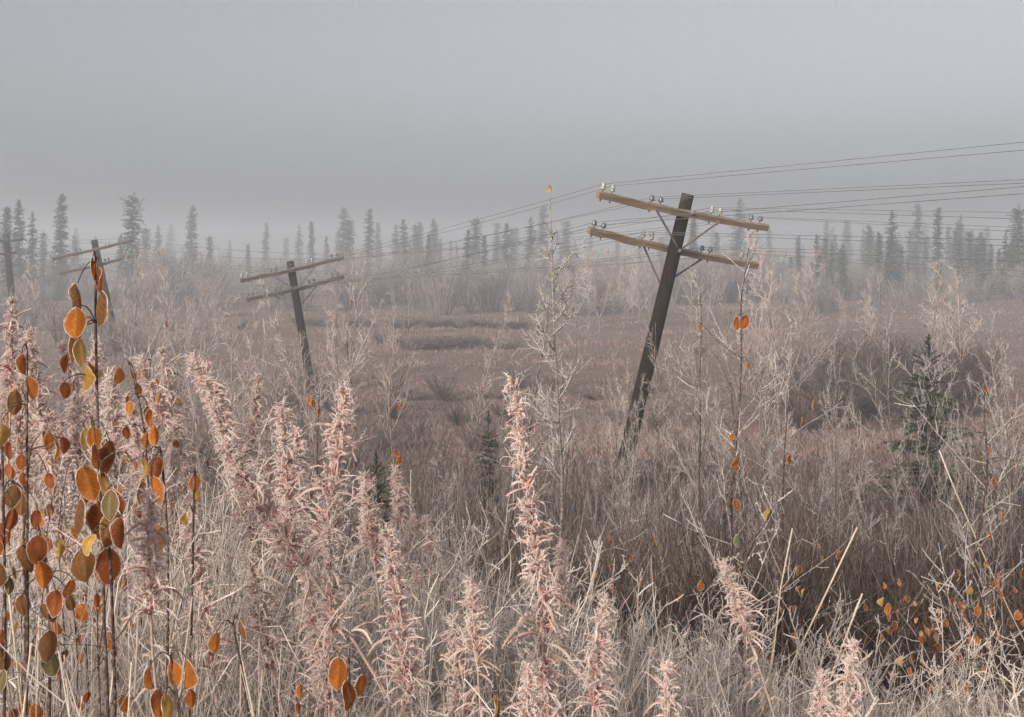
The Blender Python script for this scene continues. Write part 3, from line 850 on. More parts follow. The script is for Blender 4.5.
fs = [Kind('frosted_shrub', 'shrub', shrub_parts(R8(400 + i), 3.6, 16, M['shrub'], 0.30 + 0.08 * (i % 3), 0.030, 7, (0.2, 0.6, 0.4, 0.8, 0.5)[i])) for i in range(5)]
n_far = 0
for i in range(280):
    Yd = 60 + 46 * r.random() ** 1.2
    px = r.uniform(-60, 1090)
    edge = 62 + 6 * math.sin(px * 0.02) + 5 * math.sin(px * 0.051 + 1) + 6 * smooth((px - 560) / 150)
    Yd = max(Yd, edge + 4 * r.random())
    x = (px - 512) / F * Yd
    s = r.uniform(0.6, 1.1) * (0.75 + 0.25 * smooth((Yd - 62) / 20)) * (0.72 if px > 790 or px < 150 else 1.0)
    fs[int(r.integers(5))].put((x, Yd, float(zg(x, Yd)) - 0.05), (0, 0, r.random() * 6.28), (s * 1.25, s * 1.25, s), 'hazy grey frosted willow shrub at the meadow edge', 'frosted shrubs along the far meadow edge')

for (px, Yd, sc_) in [(104, 39.0, 0.42), (122, 39.6, 0.5), (133, 38.6, 0.4), (90, 40.0, 0.5), (18, 50.0, 0.55), (6, 49.0, 0.6), (30, 51.0, 0.5), (306, 28.4, 0.22), (322, 28.8, 0.25), (60, 42.0, 0.5)]:
    x = (px - 512) / F * Yd
    fs[int(r.integers(5))].put((x, Yd, float(zg(x, Yd)) - 0.05), (0, 0, r.random() * 6.28), (sc_ * 1.3, sc_ * 1.3, sc_), 'short frosted willow shrub round the foot of a leaning pole', 'short shrubs at the feet of the poles')
bk = []
for i in range(4):
    ps, tip = sapling_parts(R8(450 + i), 4.6, 0.028, 24, 1.35, M['birch'], 0.30, 3, ang=36, sub=7, t0=0.12, upb=0.55, tint=0.4 + 0.1 * i)
    bk.append((Kind('frosted_birch', 'birch', ps), tip))
bir = [(778, 222, 22, 0, 1.0, 'tall pinkish frosted birch right of the crossarms of the large pole'), (760, 262, 24, 1, 1.0, None), (797, 250, 26, 2, 1.0, None), (812, 268, 28, 3, 1.0, None), (745, 284, 34, 2, 1, None),
       (590, 258, 56, 1, 1.1, None), (612, 246, 58, 0, 1.2, None), (632, 264, 60, 3, 1.1, None), (565, 274, 62, 2, 1.1, None), (650, 268, 58, 1, 1.2, None), (575, 250, 62, 3, 1.2, None), (600, 238, 50, 2, 1.3, None), (625, 240, 52, 1, 1.2, None),
       (672, 274, 60, 0, 1.2, None), (707, 268, 56, 2, 1.2, None), (722, 264, 54, 1, 1.2, None), (655, 250, 54, 3, 1.2, None), (690, 256, 52, 1, 1.3, None), (640, 245, 58, 2, 1.3, None),
       (940, 276, 24, 3, 1.1, 'broad pinkish frosted birch behind the young green spruce'), (960, 268, 27, 1, 1.2, None), (870, 280, 44, 1, 1.1, None), (845, 290, 48, 0, 1.1, None),
       (105, 262, 48, 0, 1.0, None), (150, 266, 44, 2, 1.0, None), (75, 268, 50, 1, 1.0, None), (40, 262, 50, 3, 1.0, None), (20, 270, 44, 1, 1.0, None), (190, 278, 46, 3, 1.0, None), (118, 280, 40, 2, 1.0, None), (165, 272, 36, 1, 0.9, None)]
for (px, ty, Yd, v, wd, lb) in bir:
    kd, tip = bk[v]
    T = at(px, ty, Yd); zb = float(zg(T[0], Yd)) - 0.05
    s = (T[2] - zb) / tip[2]
    kd.put((T[0], Yd, zb), (0, r.normal(0, 0.03), r.random() * 6.28), (s * wd, s * wd, s), lb or 'pale frosted birch with fine twigs hazy in the fog', 'frosted birches on the meadow')

ds = [Kind('low_shrub', 'shrub', shrub_parts(R8(480 + i), 1.2, 34, M['darkshrub'], 0.12 + 0.1 * i, 0.008, 7, 0.3 + 0.3 * i, 0.6)) for i in range(3)]
dk = []
for i in range(34): dk.append((r.uniform(800, 985), r.uniform(23, 31), r.uniform(0.85, 1.5)))
for i in range(15): dk.append((r.uniform(400, 540), r.uniform(41, 43), -r.uniform(0.45, 0.7)))
for i in range(22): dk.append((r.uniform(300, 520), r.uniform(52, 54), -r.uniform(0.5, 0.8)))
for i in range(9): dk.append((r.uniform(380, 640), r.uniform(27.5, 28.8), -r.uniform(0.25, 0.4)))
for i in range(10): dk.append((r.uniform(180, 1000), r.uniform(34, 58), r.uniform(0.3, 0.5)))
for i in range(30): dk.append((r.uniform(150, 700), r.uniform(16, 30), r.uniform(0.3, 0.6)))
for i in range(34): dk.append((r.uniform(700, 1040), r.uniform(7.0, 13), r.uniform(0.45, 0.95)))
for i in range(18): dk.append((r.uniform(430, 720), r.uniform(8.0, 13), r.uniform(0.35, 0.65)))
for (px, Yd, s) in dk:
    x = (px - 512) / F * Yd
    ds[int(r.integers(3))].put((x, Yd, float(zg(x, Yd)) - 0.03), (0, 0, r.random() * 6.28), (s * 1.3, s * 1.3, s) if s > 0 else (-s * 2.0, -s * 2.0, -s * 0.55), 'low dark leafless shrub on the meadow or lower bank', 'dark low shrubs')


# ------------------------------------------------------------------ fireweed
def fireweed_parts(r, height, plume, nfil, bend, flen=0.043, frad=0.00110, spk=6500, nleaf=46, pw=4):
    n = 24
    tt = np.linspace(0, 1, n)
    P = np.zeros((1, n, 3))
    P[0, :, 2] = tt * height
    wob = np.cumsum(r.normal(0, 0.0022, (n, 2)), 0)
    P[0, :, 0] = bend[0] * tt ** pw + wob[:, 0]; P[0, :, 1] = bend[1] * tt ** pw + wob[:, 1]
    g = Geo()
    root_end = np.concatenate([P[:, :1] + [0.01, 0.0, -0.8], P], 1)
    g.tubes(root_end, taper(0.0044, 0.0017, n + 1), 5, frost=0.25 + 0.3 * np.linspace(0, 1, n + 1)[None], tint=0.6, smooth=True)
    stalk = g.mesh('stalk', [M['tan']])
    # curled open seed pods
    g = Geo()
    t0 = 1 - plume / height
    t = r.random(nfil); t = t + 0.030 * np.sin(t * 47 + r.random() * 6) * r.random(nfil); t = t0 + (1.0 - t0) * np.clip(t, 0, 1) ** 0.9
    t = np.minimum(t, 0.9999)
    f = t * (n - 1); i = np.minimum(f.astype(int), n - 2); u = (f - i)[:, None]
    c = P[0, i] * (1 - u) + P[0, i + 1] * u
    T = norm(P[0, i + 1] - P[0, i])
    az = r.random(nfil) * 2 * math.pi
    rel = (t - t0) / (1 - t0)
    side = np.stack([np.cos(az), np.sin(az), np.zeros(nfil)], -1)
    ang = np.radians(np.clip(44 - 30 * rel ** 2 + 20 * r.normal(size=nfil), 5, 110))[:, None]
    D = norm(T * np.cos(ang) + side * np.sin(ang))
    L = flen * (1.12 - 0.74 * rel) * (0.85 + 0.22 * np.sin(rel * 23 + 2 * np.sin(az) + r.random() * 6)) * (0.6 + 0.7 * r.random(nfil))
    m = 8
    Q = np.zeros((nfil, m, 3)); Q[:, 0] = c
    d = D.copy()
    curl = r.normal(0.5, 0.9, nfil)[:, None]
    tw = norm(np.cross(side, T)) * r.normal(0, 0.25, (nfil, 1))
    for j in range(1, m):
        q = j / m
        d = norm(d + (side * 0.30 * curl * q + np.array([0, 0, -0.42]) * curl * q ** 1.2 + tw * q) + r.normal(size=(nfil, 3)) * 0.13)
        Q[:, j] = Q[:, j - 1] + d * (L / (m - 1))[:, None]
    ti = r.random(nfil)
    rad = frad * (0.75 + 0.5 * r.random(nfil))[:, None] * np.array([0.7, 0.95, 1.05, 1.1, 1.1, 1.0, 0.85, 0.4])
    g.tubes(Q, rad, 4, frost=(0.04 + 0.15 * r.normal(size=nfil))[:, None] + 1.0 * np.linspace(0, 1, m)[None] ** 1.15, tint=ti, smooth=True)
    g.spikes(Q[:, 3:], None, spk, 0.0042, r, frost=0.95, width=0.00055)
    k = int(0.8 * nfil)
    s_ = r.integers(0, nfil, k)
    j_ = r.integers(1, m - 1, k)
    d2 = norm(r.normal(size=(k, 3)) + 0.6 * side[s_] + np.array([0, 0, 0.2]))
    E = strands(Q[s_, j_], d2, flen * r.uniform(0.2, 0.7, k), 6, r, r.normal(0, 1.5, k), 0.45)
    g.tubes(E, np.full((k, 6), 0.00034), 3, frost=0.9, tint=1.0)
    head = g.mesh('seed_head', [M['pink']])
    # withered leaves below the plume
    g = Geo()
    t = r.uniform(0.35, min(0.98, t0 + 0.15), nleaf)
    f = t * (n - 1); i = f.astype(int); u = (f - i)[:, None]
    c = P[0, i] * (1 - u) + P[0, i + 1] * u
    az = r.random(nleaf) * 2 * math.pi
    D = np.stack([np.cos(az), np.sin(az), r.uniform(-0.2, 0.7, nleaf)], -1)
    Q = strands(c, D, r.uniform(0.03, 0.06, nleaf), 7, r, -2.2, 0.22)
    ww = 0.0017 * np.array([0.5, 1, 1.2, 1.2, 1.0, 0.8, 0.3])
    g.tubes(Q, ww[None], 3, frost=0.25 + 0.45 * np.linspace(0, 1, 7)[None], tint=r.random(nleaf))
    g.spikes(Q, None, spk // 3, 0.004, r, frost=0.95, width=0.00055)
    leaves = g.mesh('withered_leaves', [M['tan']])
    return [('stalk', stalk), ('seed_head', head), ('withered_leaves', leaves)], P[0, -1]


FW = []
for i in range(6):
    FW.append(None)
    bnd = ((-0.03, 0.02), (0.05, 0), (-0.06, 0.02), (0.02, -0.04), (-0.10, 0.0), (0.0, 0.03))[i]
    ps, tip = fireweed_parts(R8(600 + i), 1.6, (0.16, 0.22, 0.14, 0.19, 0.17, 0.24)[i], (210, 270, 180, 235, 215, 290)[i], bnd)
    FW[i] = (Kind('fireweed', 'fireweed plant', ps), tip)
hero_f, hero_ft = fireweed_parts(R8(690), 1.6, 0.46, 470, (-0.045, 0.0), 0.041, 0.00125, 11000, pw=8)
HF = (Kind('fireweed', 'fireweed plant', hero_f), hero_ft)


def put_fire(kd, px, ty, Yd, label, group, lean=0.0, rot=0.0, s=1.0):
    """tip seen at px, ty; lean is the sideways slope of the stalk (positive: tip to the right)"""
    k, tip = kd
    T = Vector(at(px, ty, Yd))
    Rm = Matrix.Rotation(math.atan(lean), 3, 'Y') @ Matrix.Rotation(rot, 3, 'Z')
    o = T - Rm @ (Vector(tip) * s)
    return k.put(tuple(o), Rm.to_euler(), s, label, group)


FG = 'frosted fireweed plants gone to seed'
put_fire(HF, 513, 386, 1.22, 'tallest pink fireweed plume standing alone at centre, tip bent left', FG, 0.0)
fl = [(345, 391, 1.5, 1, 'straight pink fireweed plume standing free left of centre below the second pole', -0.02, 0, 1.0),
      (283, 408, 1.6, 5, 'bushy pink fireweed plume left of the straight free standing one', 0.0, 1, 1.0), (297, 432, 1.7, 0, None, 0.05, 2, 1.0), (268, 425, 2.0, 3, None, -0.03, 3, 1.0),
      (224, 446, 1.3, 4, 'strongly slanted pink fireweed plume leaning left', -0.42, 0, 1.0), (388, 533, 1.15, 1, 'slanted pink fireweed plume at lower left of centre', -0.28, 0, 0.8),
      (192, 360, 2.0, 2, None, -0.36, 0, 1.0), (206, 366, 2.1, 1, None, -0.3, 2, 1.0), (258, 378, 2.7, 3, None, 0.02, 1, 1.0), (150, 496, 1.12, 0, 'short pink fireweed plume beside the paired orange leaves', 0.0, 2, 0.8),
      (471, 584, 1.12, 2, 'narrow pink fireweed plume left of the tallest one', 0.03, 1, 0.62), (605, 600, 1.08, 0, 'stout pink fireweed plume right of the tallest one', 0.0, 3, 0.70),
      (668, 668, 1.05, 3, 'low pink fireweed plume at the bottom edge right of centre', -0.05, 2, 0.62), (724, 566, 1.35, 2, 'slanted small fireweed plume below the orange leaved sapling', -0.2, 0, 0.66),
      (853, 646, 1.04, 3, 'pale pink fireweed plume at the bottom right', 0.05, 0, 0.62), (822, 674, 1.06, 0, 'lower of the two fireweed plumes at the bottom right', -0.02, 4, 0.6),
      (330, 528, 1.3, 5, None, 0.05, 1, 0.9), (12, 302, 2.2, 3, None, 0.02, 0, 0.9), (30, 332, 2.1, 0, None, 0.1, 0, 1.0), (62, 345, 2.3, 4, None, -0.1, 0, 1.0), (96, 338, 2.6, 1, None, -0.12, 0, 1.0),
      (110, 376, 1.8, 5, None, -0.06, 0, 1.0), (140, 362, 2.2, 2, None, -0.25, 0, 1.0), (162, 352, 2.6, 3, None, -0.2, 0, 1.0), (130, 410, 2.0, 0, None, -0.2, 0, 1.0), (395, 470, 2.6, 2, None, 0.04, 0, 0.9),
      (455, 620, 1.3, 4, None, 0.1, 1, 0.8), (250, 560, 1.35, 0, None, -0.2, 2, 0.9), (305, 560, 1.35, 3, None, -0.1, 5, 0.9), (190, 520, 1.45, 1, None, -0.1, 2, 0.9), (365, 480, 1.6, 2, None, 0, 1, 0.9), (562, 545, 1.28, 2, 'thin yellowish fireweed stalk close behind the tallest plume', 0.0, 2, 0.55), (250, 520, 1.9, 3, None, -0.15, 1, 1.0), (528, 668, 1.06, 0, None, -0.05, 2, 0.62), (215, 405, 1.9, 5, None, -0.25, 1, 1.0),
      (310, 470, 2.2, 1, None, 0.0, 4, 1.0), (240, 470, 2.0, 3, None, -0.2, 4, 1.0), (175, 420, 2.2, 4, None, -0.2, 5, 1.0), (75, 400, 2.0, 2, None, 0.0, 2, 1.0), (20, 380, 1.9, 5, None, 0.05, 2, 1.0), (45, 430, 1.7, 1, None, 0.0, 3, 1.0)]
for (px, ty, Yd, v, lb, ln, ro, s) in fl:
    put_fire(FW[v], px, ty, Yd, lb or 'pink frosted fireweed in the dense stand at the left', FG, ln, ro, s)
for i in range(48):
    px = r.uniform(-60, 430); Yd = r.uniform(1.9, 4.2)
    ty = max(float(topline(px)) - 30 + r.exponential(45), 360)
    put_fire(FW[int(r.integers(6))], px, ty, Yd, 'pink frosted fireweed in the dense stand at the left', FG, r.normal(-0.08, 0.12), r.random() * 6, r.uniform(0.85, 1.05))


# ------------------------------------------------------------------ frosted weeds
def weed_parts(r, height, nb, spread, ang, mat=M['weed'], r0=0.0018, curled=False):
    g = Geo()
    n = 12
    P = strands(np.zeros((1, 3)), [[r.normal(0, .06), r.normal(0, .06), 1]], height, n, r, 0.3, 0.09)
    g.tubes(P, taper(r0, r0 * 0.45, n), 5, frost=0.25 + 0.5 * np.linspace(0, 1, n)[None], tint=0.5, smooth=True)
    c, d, t, s = offshoots(P, nb, 0.25, 0.98, ang, 12, r)
    L = spread * (1.1 - 0.75 * t) * (0.6 + 0.6 * r.random(nb))
    B = strands(c, d, L, 6, r, -0.8 if curled else 0.5, 0.14)
    g.tubes(B, r0 * np.array([0.62, 0.58, 0.55, 0.5, 0.45, 0.3])[None], 4, frost=0.45 + 0.4 * np.linspace(0, 1, 6)[None], tint=r.random(nb), smooth=True)
    c, d, t, s = offshoots(B, 6, 0.2, 1.0, 40, 14, r)
    C = strands(c, d, L[s] * (0.15 + 0.3 * r.random(len(s))), 4, r, -0.8 if curled else 0.4, 0.12)
    g.tubes(C, r0 * 0.5 * np.array([1, 1, 0.9, 0.4])[None], 3, frost=0.75, tint=r.random(len(s)))
    g.spikes(np.concatenate([B[:, :4], C]), None, 2600, 0.0042, r, width=0.0006)
    g.spikes(P, None, 400, 0.004, r, width=0.0006)
    return [('weed', g.mesh('frosted_weed', [mat]))], P[0, -1]


WD = []
for i in range(9):
    ps, tip = weed_parts(R8(700 + i), 1.0, (24, 30, 18, 26, 34, 20, 30, 34, 18)[i], (0.22, 0.18, 0.28, 0.2, 0.15, 0.25, 0.13, 0.16, 0.3)[i], (28, 34, 24, 30, 40, 22, 45, 38, 26)[i], curled=i in (6, 7))
    WD.append((ps[0][1], tip))
WG = 'frosted dry weeds on the near bank'
for i in range(296):
    Yd = 1.0 / (1 / 5.2 + (1 / 1.45 - 1 / 5.2) * r.random())
    px = r.uniform(-40, 1065)
    ty = float(topline(px)) + (25 if px < 430 else -15) + r.exponential(75)
    if ty > 745:
        ty = r.uniform(640, 740)
    T = at(px, ty, Yd); zb = float(zg(T[0], Yd)) - 0.03
    hgt = T[2] - zb
    if hgt < 0.15: continue
    me, tip = WD[int(r.integers(9))]
    s = hgt / tip[2]
    w_ = 0.5 * s + 0.5
    o = link('frosted_weed', me)
    o.location = (T[0], Yd, zb); o.rotation_euler = (r.normal(0, 0.08), r.normal(0, 0.10), r.random() * 6.28); o.scale = (w_, w_, s)
    tag(o, 'frosted grey weed with branching dry stalks on the near bank', 'weed', WG)

# bare straw stalks
def stalk(px0, py0, px1, py1, Yd, rad, label, group, bendx=0.0, frost=0.3):
    T = at(px1, py1, Yd)
    B = at(px0, py0, Yd)
    d = norm(T - B)
    zb = float(zg(B[0], Yd)) - 0.05
    base = T - d * (T[2] - zb) / d[2]
    n = 10
    u = np.linspace(0, 1, n)[:, None]
    P = (T - base) * u + np.array([[bendx, 0, 0]]) * (4 * u * (1 - u)) + np.cumsum(r.normal(0, 0.0022, (n, 3)), 0) * u
    g = Geo(); g.tubes(P[None], taper(rad, rad * 0.8, n), 6, frost=frost + 0.3 * u.T, tint=r.random(), smooth=True, cap=True)
    g.spikes(P[None, 4:], None, 160, 0.0035, r, width=0.0006)
    o = link('dry_stalk', g.mesh('dry_stalk', [M['straw']])); o.location = tuple(base)
    return tag(o, label, 'dry stalk', group)


DG = 'straw stalks at the lower left'
for (a, b, c_, d_) in [(32, 717, 10, 592), (3, 717, 1, 618), (14, 717, 10, 600), (30, 717, 32, 628), (37, 717, 38, 613), (56, 717, 48, 606), (53, 717, 51, 634), (61, 717, 61, 660), (66, 717, 69, 650), (80, 700, 74, 650),
                       (100, 717, 92, 598), (104, 717, 99, 622), (86, 650, 92, 590), (117, 717, 122, 648), (135, 717, 135, 655), (146, 717, 147, 657), (150, 690, 152, 598), (163, 640, 172, 565), (170, 650, 179, 588),
                       (181, 640, 187, 600), (192, 660, 199, 586), (205, 717, 210, 680), (190, 717, 208, 682), (253, 717, 256, 672), (240, 700, 236, 668), (280, 717, 268, 640), (20, 717, 22, 660), (72, 717, 72, 690), (45, 717, 44, 680)]:
    stalk(a, b, c_, d_, r.uniform(1.05, 1.6), r.uniform(0.0009, 0.0017), 'upright pale straw stalk with a broken tip at the lower left', DG, r.normal(0, 0.02), 0.15)
stalk(813, 622, 853, 529, 1.9, 0.0019, 'long bare pale stalk slanting right above the bottom right fireweed', None, -0.02, 0.2)
stalk(850, 650, 870, 594, 1.7, 0.0018, 'shorter bare pale stalk slanting right beside the long one', None, -0.01, 0.2)
stalk(775, 690, 789, 533, 2.1, 0.0018, 'thin upright pale stalk left of the two slanting bare stalks', None, -0.02, 0.2)
stalk(978, 530, 938, 451, 3.4, 0.0026, 'pale stalk slanting left in front of the young spruce', None, -0.03, 0.2)
stalk(405, 560, 407, 465, 2.6, 0.0016, 'thin stalk topped with a dry pod right of the straight fireweed plume', None, 0.0, 0.3)


# ------------------------------------------------------------------ leaves and leafy stems
def leaf_mesh(r, colour, cup=0.25, fold=0.0, wratio=0.62):
    """hanging oval leaf, 1 long, its tip down at z = -1, with a frost rim; stalk end at the origin"""
    g = Geo()
    nl, nw = 13, 9
    u = np.linspace(0, 1, nl)
    half = 0.5 * wratio * np.sin(math.pi * np.clip(u, 0, 1) ** 0.95) ** 0.62
    half[0] = 0.012; half[-1] = 0.008
    cup_n = cup * (1 + 0.3 * r.normal())
    V, ti = [], []
    tw = r.normal(0, 0.45); bend = r.normal(0.12, 0.14); curl = r.normal(0, 0.05); lat = r.normal(0, 1.4)
    ph = r.random() * 6
    for i, uu in enumerate(u):
        for j in range(nw):
            q = -1 + 2 * j / (nw - 1)
            x = half[i] * q
            x += 0.022 * math.sin(7.3 * uu + ph + (2.0 if q > 0 else 0)) * q * abs(q) + 0.03 * lat * math.sin(math.pi * uu)
            y = cup_n * abs(x) * 1.3 + curl * abs(q) ** 3 * math.sin(2.6 * uu + ph) + bend * (uu - 0.4) ** 2 * 2 + fold * x * x * 2 + 0.015 * math.sin(9 * uu + ph) * abs(q)
            a = tw * (uu - 0.3)
            V.append([x * math.cos(a) - y * math.sin(a), x * math.sin(a) + y * math.cos(a), -uu])
            ti.append(0.75 if j == nw // 2 else (0.18 if (i + abs(j - nw // 2)) % 3 == 0 else 0.0))
    V = np.array(V)
    ii = np.arange(nl * nw).reshape(nl, nw)
    efr = np.zeros((nl, nw)); efr[:, [0, -1]] = 0.8; efr[[0, -1], :] = 0.8; efr[:, [1, -2]] = 0.25
    g.add(V, np.stack([ii[:-1, :-1], ii[:-1, 1:], ii[1:, 1:], ii[1:, :-1]], -1).reshape(-1, 4), efr.reshape(-1), np.array(ti), 0, True)
    edge = np.concatenate([V[ii[:, 0]], V[ii[::-1, -1]], V[ii[:1, 0]]])
    g.tubes(edge[None], 0.003 + 0.008 * np.abs(r.normal(size=len(edge)))[None], 5, frost=0.4, mat=1, smooth=True)
    g.spikes(edge[None], None, 170, 0.035, r, frost=0.7, mat=1, width=0.006)
    return g.mesh('leaf', [M[colour], M['rim']])


LEAF = {}
for ci, cname in enumerate(('orange', 'rust', 'brown', 'yellow', 'olive', 'red', 'palegreen')):
    LEAF[cname] = [leaf_mesh(R8(800 + ci * 9 + q), cname, (0.25, 0.55, 0.4, 0.7, 0.15, 0.5)[q], (0.2, 0.5, -0.4, 0.7, 0.0, -0.5)[q], (0.66, 0.54, 0.60, 0.58, 0.70, 0.62)[q]) for q in range(6)]


def leafy_stem(name, label, cat, group, stem_px, Yd, leaves, rad=0.0022, twigs=0, deep=0.03, frost=0.1):
    """stem through picture points at distance Yd; leaves (x, y of the centre, height in pixels, colour, yaw in degrees)"""
    pts = np.array([at(a, b, Yd) for a, b in stem_px])
    bot = pts[0].copy(); d = norm(pts[0] - pts[1]) if len(pts) > 1 else np.array([0, 0, -1.0])
    zb = float(zg(bot[0], Yd)) - 0.05
    d = norm(d * np.array([0.4, 0, 1.0]))
    if d[2] > -0.2: d = np.array([0, 0, -1.0])
    base = bot + d * (bot[2] - zb) / -d[2] if bot[2] > zb else bot
    ctrl = np.vstack([base, pts])
    # smooth resample
    cum = np.concatenate([[0], np.cumsum(np.linalg.norm(np.diff(ctrl, axis=0), axis=1))])
    u = np.linspace(0, cum[-1], 26)
    P = np.stack([np.interp(u, cum, ctrl[:, i]) for i in range(3)], -1)
    for _ in range(2):
        P[1:-1] = 0.25 * P[:-2] + 0.5 * P[1:-1] + 0.25 * P[2:]
    P[:, 1] += np.cumsum(r.normal(0, 0.0012, len(P)))
    P[:, 0] += 0.004 * Yd * (np.sin(np.linspace(0, r.uniform(6, 14), len(P)) + r.random() * 6)) * np.linspace(1, 0.2, len(P)) * 0.6
    root = thing(name, label, cat, group, tuple(base))
    g = Geo()
    g.tubes((P - base)[None], taper(rad * 1.25, rad * 0.6, len(P)), 6, frost=frost + 0.15 * np.linspace(0, 1, len(P))[None], tint=r.random(), smooth=True)
    g.spikes((P - base)[None, 8:], None, 220, 0.003, r, width=0.0006)
    pet = []
    for (lx, ly, hp, cname, yaw) in leaves:
        if cname == 'red' and r.random() < 0.6: cname = 'orange'
        if cname == 'olive' and r.random() < 0.55: cname = 'brown'
        size = hp / F * Yd * 0.86
        c = at(lx, ly, Yd)
        top = c + np.array([0, r.normal(-0.008, 0.010) * Yd, size * 0.5])
        i = int(np.argmin(np.linalg.norm(P - (top + np.array([0, 0, 0.006])), axis=1)))
        side = abs(top[0] - P[i][0])
        if side > 0.025 * Yd:                           # a longer twig that leaves the stem lower down
            i = int(np.argmin(np.linalg.norm(P - (top - np.array([0, 0, side * 0.9])) * np.array([1, 1, 1]), axis=1)))
        a = P[i]
        mid = (a + top) / 2 + (np.array([0, 0, 0.008]) if side <= 0.025 * Yd else np.array([0, 0, -0.1 * side]))
        pet.append(np.array([a, a * 0.4 + mid * 0.6 + [0, 0, 0.002], mid, top * 0.6 + mid * 0.4 + [0, 0, 0.002], top]) - base)
        me = LEAF[cname][int(r.integers(6))]
        o = link('leaf', me, root)
        o.location = tuple(top - base)
        o.rotation_euler = (r.normal(-0.05, 0.18), r.normal(0, 0.17), math.radians(yaw * 1.15) + r.normal(0, 0.35))
        o.scale = (size, size, size)
    if pet:
        g.tubes(np.array(pet), taper(rad * 0.32, rad * 0.24, 5, len(pet)), 5, frost=0.15, tint=0.8, smooth=True)
    if twigs:
        c, d, t, s = offshoots((P - base)[None], twigs, 0.35, 1.0, 45, 10, r)
        Q = strands(c, d, r.uniform(0.10, 0.32, twigs) * Yd / 3.0, 6, r, 0.5, 0.10)
        g.tubes(Q, taper(rad * 0.55, rad * 0.3, 6, twigs), 4, frost=0.55, tint=0.5, smooth=True)
        c, d, t, s = offshoots(Q, 3, 0.3, 1.0, 40, 10, r)
        C = strands(c, d, r.uniform(0.03, 0.09, len(s)) * Yd / 3.0, 4, r, 0.4, 0.1)
        g.tubes(C, taper(rad * 0.4, rad * 0.25, 4, len(C)), 3, frost=0.75, tint=0.5)
        g.spikes(np.concatenate([Q[:, :4], C]), None, 700, 0.005, r, width=0.0009)
    link('stem', g.mesh('stem', [M['stem']]), root)
    return root


OG = 'orange leaved stems on the near bank'
leafy_stem('leafy_plant', 'tallest stem at the left carrying drooping orange and yellow frost rimmed leaves', 'leafy plant', OG, [(99, 440), (96, 400), (93, 350), (91, 300), (93, 262)], 1.1,
           [(92, 270, 32, 'rust', 60), (100, 280, 30, 'rust', -50), (84, 298, 36, 'brown', 75), (103, 308, 42, 'brown', -60), (88, 321, 36, 'orange', 10), (87, 352, 34, 'yellow', 60), (85, 378, 36, 'yellow', -70), (73, 362, 22, 'rust', 50), (68, 389, 20, 'rust', 20), (80, 345, 40, 'brown', 80)])
leafy_stem('leafy_plant', 'stem at the far left with an orange leaf over pale yellow ones', 'leafy plant', OG, [(31, 520), (31, 430), (29, 390), (30, 348)], 1.12,
           [(34, 362, 24, 'rust', 30), (25, 365, 26, 'brown', 60), (32, 388, 30, 'orange', 5), (20, 402, 30, 'olive', 50), (20, 430, 32, 'yellow', 20), (15, 417, 18, 'rust', 70), (25, 440, 22, 'yellow', -60)])
leafy_stem('leafy_plant', 'densest orange leaved stem at the left with a pale yellow curled leaf', 'leafy plant', OG, [(116, 640), (114, 560), (110, 500), (100, 430), (94, 420)], 1.08,
           [(96, 437, 30, 'orange', -10), (84, 440, 30, 'yellow', 60), (103, 453, 30, 'rust', 40), (117, 468, 36, 'rust', 60), (91, 481, 44, 'orange', 15), (103, 481, 30, 'yellow', 50), (122, 497, 36, 'olive', 20), (80, 515, 42, 'brown', -40),
            (96, 524, 50, 'rust', 10), (106, 505, 44, 'rust', -20), (119, 527, 46, 'brown', 30), (128, 530, 36, 'rust', 70), (103, 538, 26, 'yellow', -40), (112, 454, 34, 'rust', 70), (90, 560, 40, 'brown', 0), (108, 566, 44, 'rust', 30)])
leafy_stem('leafy_plant', 'two orange leaves stacked above each other over the short pink plume', 'leafy plant', OG, [(166, 600), (167, 500), (160, 452)], 1.2,
           [(159, 467, 28, 'rust', 5), (158, 487, 36, 'orange', -15), (152, 465, 28, 'yellow', 60), (148, 490, 28, 'olive', 60), (160, 540, 34, 'orange', 40)])
leafy_stem('leafy_plant', 'small orange leaf over a thin yellow one in the grey weeds', 'leafy plant', OG, [(194, 560), (195, 500), (196, 470)], 1.3, [(197, 482, 22, 'orange', 10), (193, 496, 24, 'yellow', 60), (190, 515, 20, 'yellow', 80)])
leafy_stem('leafy_plant', 'red orange leaves on a stem among the slanted plumes at the left', 'leafy plant', OG, [(150, 520), (146, 440), (138, 380), (128, 362)], 1.6,
           [(127, 374, 20, 'red', 20), (134, 390, 16, 'rust', 50), (138, 404, 16, 'red', 10), (126, 402, 14, 'rust', 60), (144, 416, 20, 'rust', 30), (150, 418, 24, 'rust', -30), (149, 440, 18, 'orange', 0), (160, 433, 22, 'red', 30), (132, 430, 16, 'rust', 50)])
leafy_stem('leafy_plant', 'large orange leaf and dull brown leaves low at the far left', 'leafy plant', OG, [(50, 717), (52, 640), (50, 560), (40, 530)], 1.12,
           [(47, 571, 34, 'orange', 0), (32, 555, 36, 'olive', 50), (60, 600, 32, 'rust', 20), (73, 590, 24, 'orange', 30), (22, 577, 20, 'olive', 5), (45, 545, 34, 'rust', 50), (72, 602, 20, 'brown', 60), (26, 605, 30, 'brown', 20), (44, 615, 30, 'brown', -20), (62, 635, 36, 'brown', 30), (52, 660, 30, 'olive', 0)])
